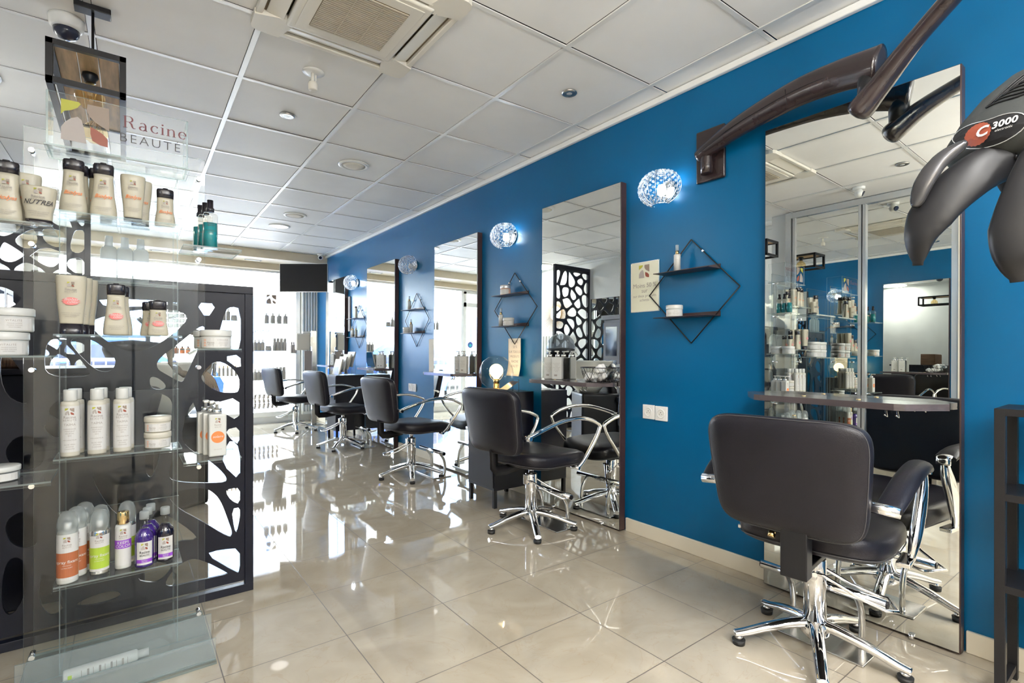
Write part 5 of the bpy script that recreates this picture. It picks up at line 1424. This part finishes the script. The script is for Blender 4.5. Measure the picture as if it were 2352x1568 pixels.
def wrow(kind, px0, px1, n, z, rows, lb, cat='bottle'):
    x0, x1 = on_plane_y(px0, 800, WY)[0], on_plane_y(px1, 800, WY)[0]
    for r_ in range(rows):
        for k in range(n):
            x = x0+(x1-x0)*(k+.5)/n+.010*r_
            pos = 'leftmost' if k == 0 else ('rightmost' if k == n-1 else '%s from the left' % ('second', 'third', 'fourth', 'fifth', 'sixth', 'seventh')[k-1])
            place('w'+kind, MK[kind], (x, WY-.045+.07*r_, z+.0005), 0, '%s, %s%s' % (lb, pos, ' in the front row' if r_ == 0 and rows > 1 else (' in the back row' if rows > 1 else '')), cat, lb)
z = wshelf(598, 664, 742, 'top clear window shelf right of the low screen, with a row of square pump bottles'); wrow('rb', 603, 661, 4, z, 2, 'white pump bottle on the top window shelf')
z = wshelf(577, 660, 806, 'middle clear window shelf seen just right of the low screen'); wrow('wb', 580, 606, 3, z, 1, 'slim bottle at the left of the middle window shelf'); wrow('tb', 625, 657, 4, z, 2, 'tall bottle right on the middle window shelf'); wrow('jr', 608, 622, 1, z, 1, 'low jar on the middle window shelf', 'jar')
z = wshelf(665, 682, 811, 'tiny clear window shelf beside the towel dispenser'); wrow('sm', 666, 680, 3, z, 1, 'dark-capped serum bottle beside the towel dispenser')
z = wshelf(577, 660, 874, 'lower clear window shelf behind the farthest chair'); wrow('wb', 580, 606, 3, z, 1, 'slim bottle at the left of the lower window shelf'); wrow('tb', 622, 655, 4, z, 2, 'tall bottle right on the lower window shelf'); wrow('jr', 608, 620, 1, z, 1, 'low jar on the lower window shelf', 'jar')
z = wshelf(500, 548, 735, 'clear window shelf seen through the top right opening of the low screen'); wrow('jr', 528, 545, 1, z, 1, 'jar seen through the top right opening of the low screen', 'jar'); wrow('wb', 508, 528, 2, z, 1, 'bottle seen through the top right opening of the low screen')
z = wshelf(395, 500, 812, 'clear window shelf holding orange bottles, seen through the screen'); wrow('or', 398, 438, 3, z, 1, 'orange bottle on the window shelf, seen through the screen opening')
z = wshelf(355, 548, 868, 'long clear window shelf with gold-capped bottles, seen through the screen'); wrow('wb', 362, 393, 3, z, 1, 'bottle at the left of the long window shelf'); wrow('jr', 402, 428, 2, z, 1, 'jar on the long window shelf', 'jar'); wrow('gb', 488, 545, 6, z, 1, 'gold-capped small bottle on the long window shelf')
z = wshelf(340, 420, 733, 'clear window shelf seen through the wide opening of the screen'); wrow('jr', 385, 402, 1, z, 1, 'jar seen through the wide opening of the screen', 'jar'); wrow('wb', 345, 375, 2, z, 1, 'slim bottle seen through the wide opening of the screen')
# curled towels / flasks on the low clear table
t = thing('glass_table', 'low clear table in the shop window behind the farthest chair', 'table', (1.70, 8.02, 0))
MB().plate(-.30, .26, -.16, .16, .255, .263, 2).plate(-.30, -.292, -.16, .16, 0, .255, 0).plate(.252, .26, -.16, .16, 0, .255, 0).build('table_body', ACR, t)
principled('striped_tube', (.60, .55, .50), .6, noise=.5, nscale=60)
for k in range(6):
    def rolled():
        t = thing('rolled_tube', '', 'tube'); b = MB()
        P = smooth_curve([(0, 0, 0), (.012, 0, .07), (.004, 0, .14), (.014, 0, .20)], 5); b.tube(P, .022, 10, rv=.016); b.build('body', 'striped_tube', t); MB().box(-.003, .03, -.012, .012, .198, .204).build('crimp', 'white_plastic', t); return t
    place('rolled', rolled, (1.455+.058*k, 8.02, .2635), 0, 'curved striped product tube on the low clear window table, %s' % ('leftmost', 'second', 'third', 'fourth', 'fifth', 'rightmost')[k], 'tube', 'striped tubes on the window table')
# leaf logo and lettering stuck on the glass (read from the street)
t = thing('window_sticker', 'brown leaf logo sticker with faint writing on the shop window', 'sticker', (1.78, FRONT, 0))
m = MB(); mpw = lambda u, v: (u, .004, v); lx, lz = on_plane_y(612, 697, FRONT)
for q, (mt, p) in enumerate(LOGO): m.flat(p, lambda u, v: mpw(lx-1.78+u*.14, lz+v*.14))
m.build('leaf_logo', 'taupe', t)
m = MB(); lx2, lz2 = on_plane_y(605, 765, FRONT); write(m, 'Coloriste', .11, lx2-1.78, lz2, lambda u, v: (-(u-(lx2-1.78))+(lx2-1.78), .004, v), shear=.3); m.build('window_lettering', 'label_white', t)
t = thing('door_sticker', 'round blue sticker on the glazed door', 'sticker', (-.62, FRONT+.0, 1.25))
MB().cyl((0, .009, 0), (0, .006, 0), .06, seg=28).build('disc', 'car_blue', t); MB().cyl((0, .006, -.01), (0, .005, -.01), .028, seg=20).build('centre', 'blue_liquid', t)

# ------------------------------------------------------------------ alcove furniture (seen through the screens and in the mirrors)
t = thing('reception_desk', 'black counter with a ribbed brown front box, behind the low screen', 'desk', (-.45, 3.22, 0))
MB().box(-.48, .52, -.28, .28, 0, .98, bev=.006).build('body', 'black_lacquer', t); MB().box(-.50, .54, -.30, .30, .981, 1.005, bev=.003).build('top', 'black_lacquer', t)
t = thing('ribbed_box', 'brown ribbed wooden box standing on the black counter', 'box', (-.46, 3.10, 1.0055))
MB().box(-.16, .16, -.10, .10, 0, .19, bev=.01).build('body', 'wood_dark', t)
m = MB()
for k in range(32): m.box(-.155+.0098*k, -.150+.0098*k, -.104, -.100, .01, .18)
m.build('rib_panel', 'wood_dark', t)
def wash_unit():
    t = thing('wash_unit', 'black backwash chair with a white ceramic basin, reflected in the second mirror', 'wash unit')
    MB().box(-.25, .25, .05, .50, .0, .62, bev=.03).build('pedestal', 'black_plastic', t)
    cushion(superellipse(.27, .26, 4, 40), .34, .46).build('seat', 'leather', t).location = (0, -.22, 0)
    cushion(back_outline(), 0, .08, lambda u, v, d: (u, .02+.25*(v-.478)+d, v-.02)).build('backrest', 'leather', t)
    for s in (-1, 1): MB().box(s*.29-.03, s*.29+.03, -.46, .10, .52, .58, bev=.02).box(s*.29-.02, s*.29+.02, -.05, .08, .0, .53, bev=.01).build('armrest', 'leather', t)
    MB().lathe([(.10, .60), (.17, .70), (.235, .86), (.26, .985), (.265, 1.0), (.245, .995), (.22, .92), (.14, .80), (0, .77)], 36, (0, .36, 0), sy=1.15).build('basin', 'basin', t)
    MB().tube(smooth_curve([(.13, .62, .90), (.13, .62, 1.06), (.08, .56, 1.10), (.02, .50, 1.06)], 5), .012, 10).build('tap', 'chrome', t)
    return t
o = wash_unit(); o.location = (-.08, 4.18, 0); o.rotation_euler = (0, 0, R(-60))
t = thing('hood_dryer', 'standing hood dryer with clear visor, in front of the tall screen', 'hair dryer', (.14, 5.10, 0))
for k in range(5):
    a = 2*PI*k/5; MB().tube([(.03*math.cos(a), .03*math.sin(a), .07), (.26*math.cos(a), .26*math.sin(a), .05)], .013, 8).build('foot', 'chrome', t)
MB().cyl((0, 0, .05), (0, 0, 1.22), .016).build('pole', 'steel', t)
MB().lathe([(.18, -.10), (.195, -.03), (.17, .06), (.11, .125), (.0, .155)], 32, (-.1, -.05, 1.20)).build('hood', 'hood_clear', t)
MB().lathe([(.17, -.16), (.19, -.10), (.185, -.04), (.0, -.02)], 32, (-.1, -.05, 1.19)).build('hood_liner', 'black_plastic', t)
MB().tube([(0, 0, 1.22), (-.02, -.01, 1.30), (-.06, -.03, 1.345)], .018, 8).build('neck', 'dryer_grey', t)
t = thing('sunburst_mirror', 'round mirror with a sunburst of wooden rays on the white alcove wall', 'mirror', (LEFT+.004, 6.24, 1.75))
m = MB(); random.seed(3)
for k in range(64):
    a = 2*PI*k/64; r1 = random.uniform(.23, .33); m.tube([(.006, .12*math.cos(a), .12*math.sin(a)), (.006, r1*math.cos(a), r1*math.sin(a))], .0028, 4)
m.build('rays', 'wood', t); MB().cyl((.002, 0, 0), (.014, 0, 0), .135, seg=36).build('rim', 'wood', t); MB().cyl((.0142, 0, 0), (.016, 0, 0), .120, seg=36).build('mirror_glass', 'mirror', t)
t = thing('low_radiator', 'white column radiator on the alcove wall below the sunburst mirror', 'radiator', (LEFT+.06, 6.3, 0))
for k in range(12): MB().box(-.035, .035, -.40+.07*k, -.36+.07*k, .62, 1.38, bev=.008).build('rib', 'radiator_white', t)
MB().box(-.05, -.034, -.40, .42, .70, .74).box(-.05, -.034, -.40, .42, 1.26, 1.30).build('bracket', 'radiator_white', t)
t = thing('alcove_mirror', 'frameless rectangular mirror on the alcove wall, reflecting the tall screen', 'mirror', (LEFT+.002, 5.19, 1.27))
MB().box(0, .004, -.28, .28, -.60, .65).build('backing', 'dark_brown', t); MB().box(.0042, .006, -.275, .275, -.595, .645).build('mirror_glass', 'mirror', t)
t = thing('glazed_cabinet', 'grey cabinet with dark glazed doors by the alcove wall', 'cabinet', (LEFT+.17, 4.60, 0))
MB().box(-.16, .16, -.30, .30, 0, 1.56, bev=.006).box(-.165, .19, -.33, .33, 1.56, 1.62, bev=.008).build('body', 'grey_cabinet', t)
for s in (-1, 1):
    d_ = MB().box(.161, .178, s*.15-.145, s*.15+.145, .06, 1.52, bev=.003).build('door', 'grey_cabinet', t)
    for z0 in (.60, 1.06): MB().box(.1785, .180, s*.15-.10, s*.15+.10, z0, z0+.40).build('pane', 'dark_glass', d_)
    MB().sph((.19, s*.02, .85), .011).build('knob', 'chrome', d_)
# rope wreath with tassels on the low screen
t = thing('rope_wreath', 'small braided rope wreath with tassels hanging on the back of the low screen', 'ornament', (.225, SY+.06, 1.07))
m = MB(); m.tube([(.075*math.cos(a), 0, .095*math.sin(a)) for a in [2*PI*k/30 for k in range(30)]], [.012+.004*(k % 2) for k in range(30)], 8, closed=True); m.build('braid', 'rope', t)
m = MB()
for k in range(10): m.tube(smooth_curve([(.04+.002*k, 0, -.08), (.055+.004*k, .004, -.12), (.04+.008*k, 0, -.19)], 3), .003, 4)
m.build('tassel', 'rope', t); MB().tube([(0, 0, .095), (.03, 0, .29)], .002, 4).tube([(.03, 0, .29), (.03, -.03, .305)], .002, 4).build('hanging_cord', 'rope', t)
t = thing('woven_pouch', 'silver woven pouch hanging at the top of the low screen', 'bag', (.17, SY+.05, 1.24))
m = MB()
for j in range(5):
    for i in range(5): m.box(-.05+.021*i, -.032+.021*i, -.008, .004, -.06+.021*j, -.042+.021*j, bev=.002)
m.build('weave', 'alu', t); m = MB()
for k in range(4): m.tube([Vector((-.04+.022*k+.008*math.cos(a), 0, .052+.010*math.sin(a))) for a in [2*PI*q/12 for q in range(12)]], .0022, 5, closed=True)
m.build('rings', 'chrome', t)

for x, y in FILL_UPLIGHTS:  # stands for the added fill lamps, out of view
    o = thing('fill_uplighter', 'added slim floor fill uplighter, unseen behind the viewer, %s one' % ('left' if x < .4 else 'right'), 'lamp', (x, y, 0), group='added floor fill uplighters')
    MB().cyl((0, 0, 0), (0, 0, .02), .14, seg=32).build('base', 'black_metal', o); MB().cyl((0, 0, .02), (0, 0, 1.70), .012).build('pole', 'black_metal', o)
    MB().lathe([(.02, 1.70), (.10, 1.73), (.17, 1.785), (.175, 1.79), (.165, 1.788), (.09, 1.745), (0, 1.735)], 32).build('bowl', 'white_plastic', o)
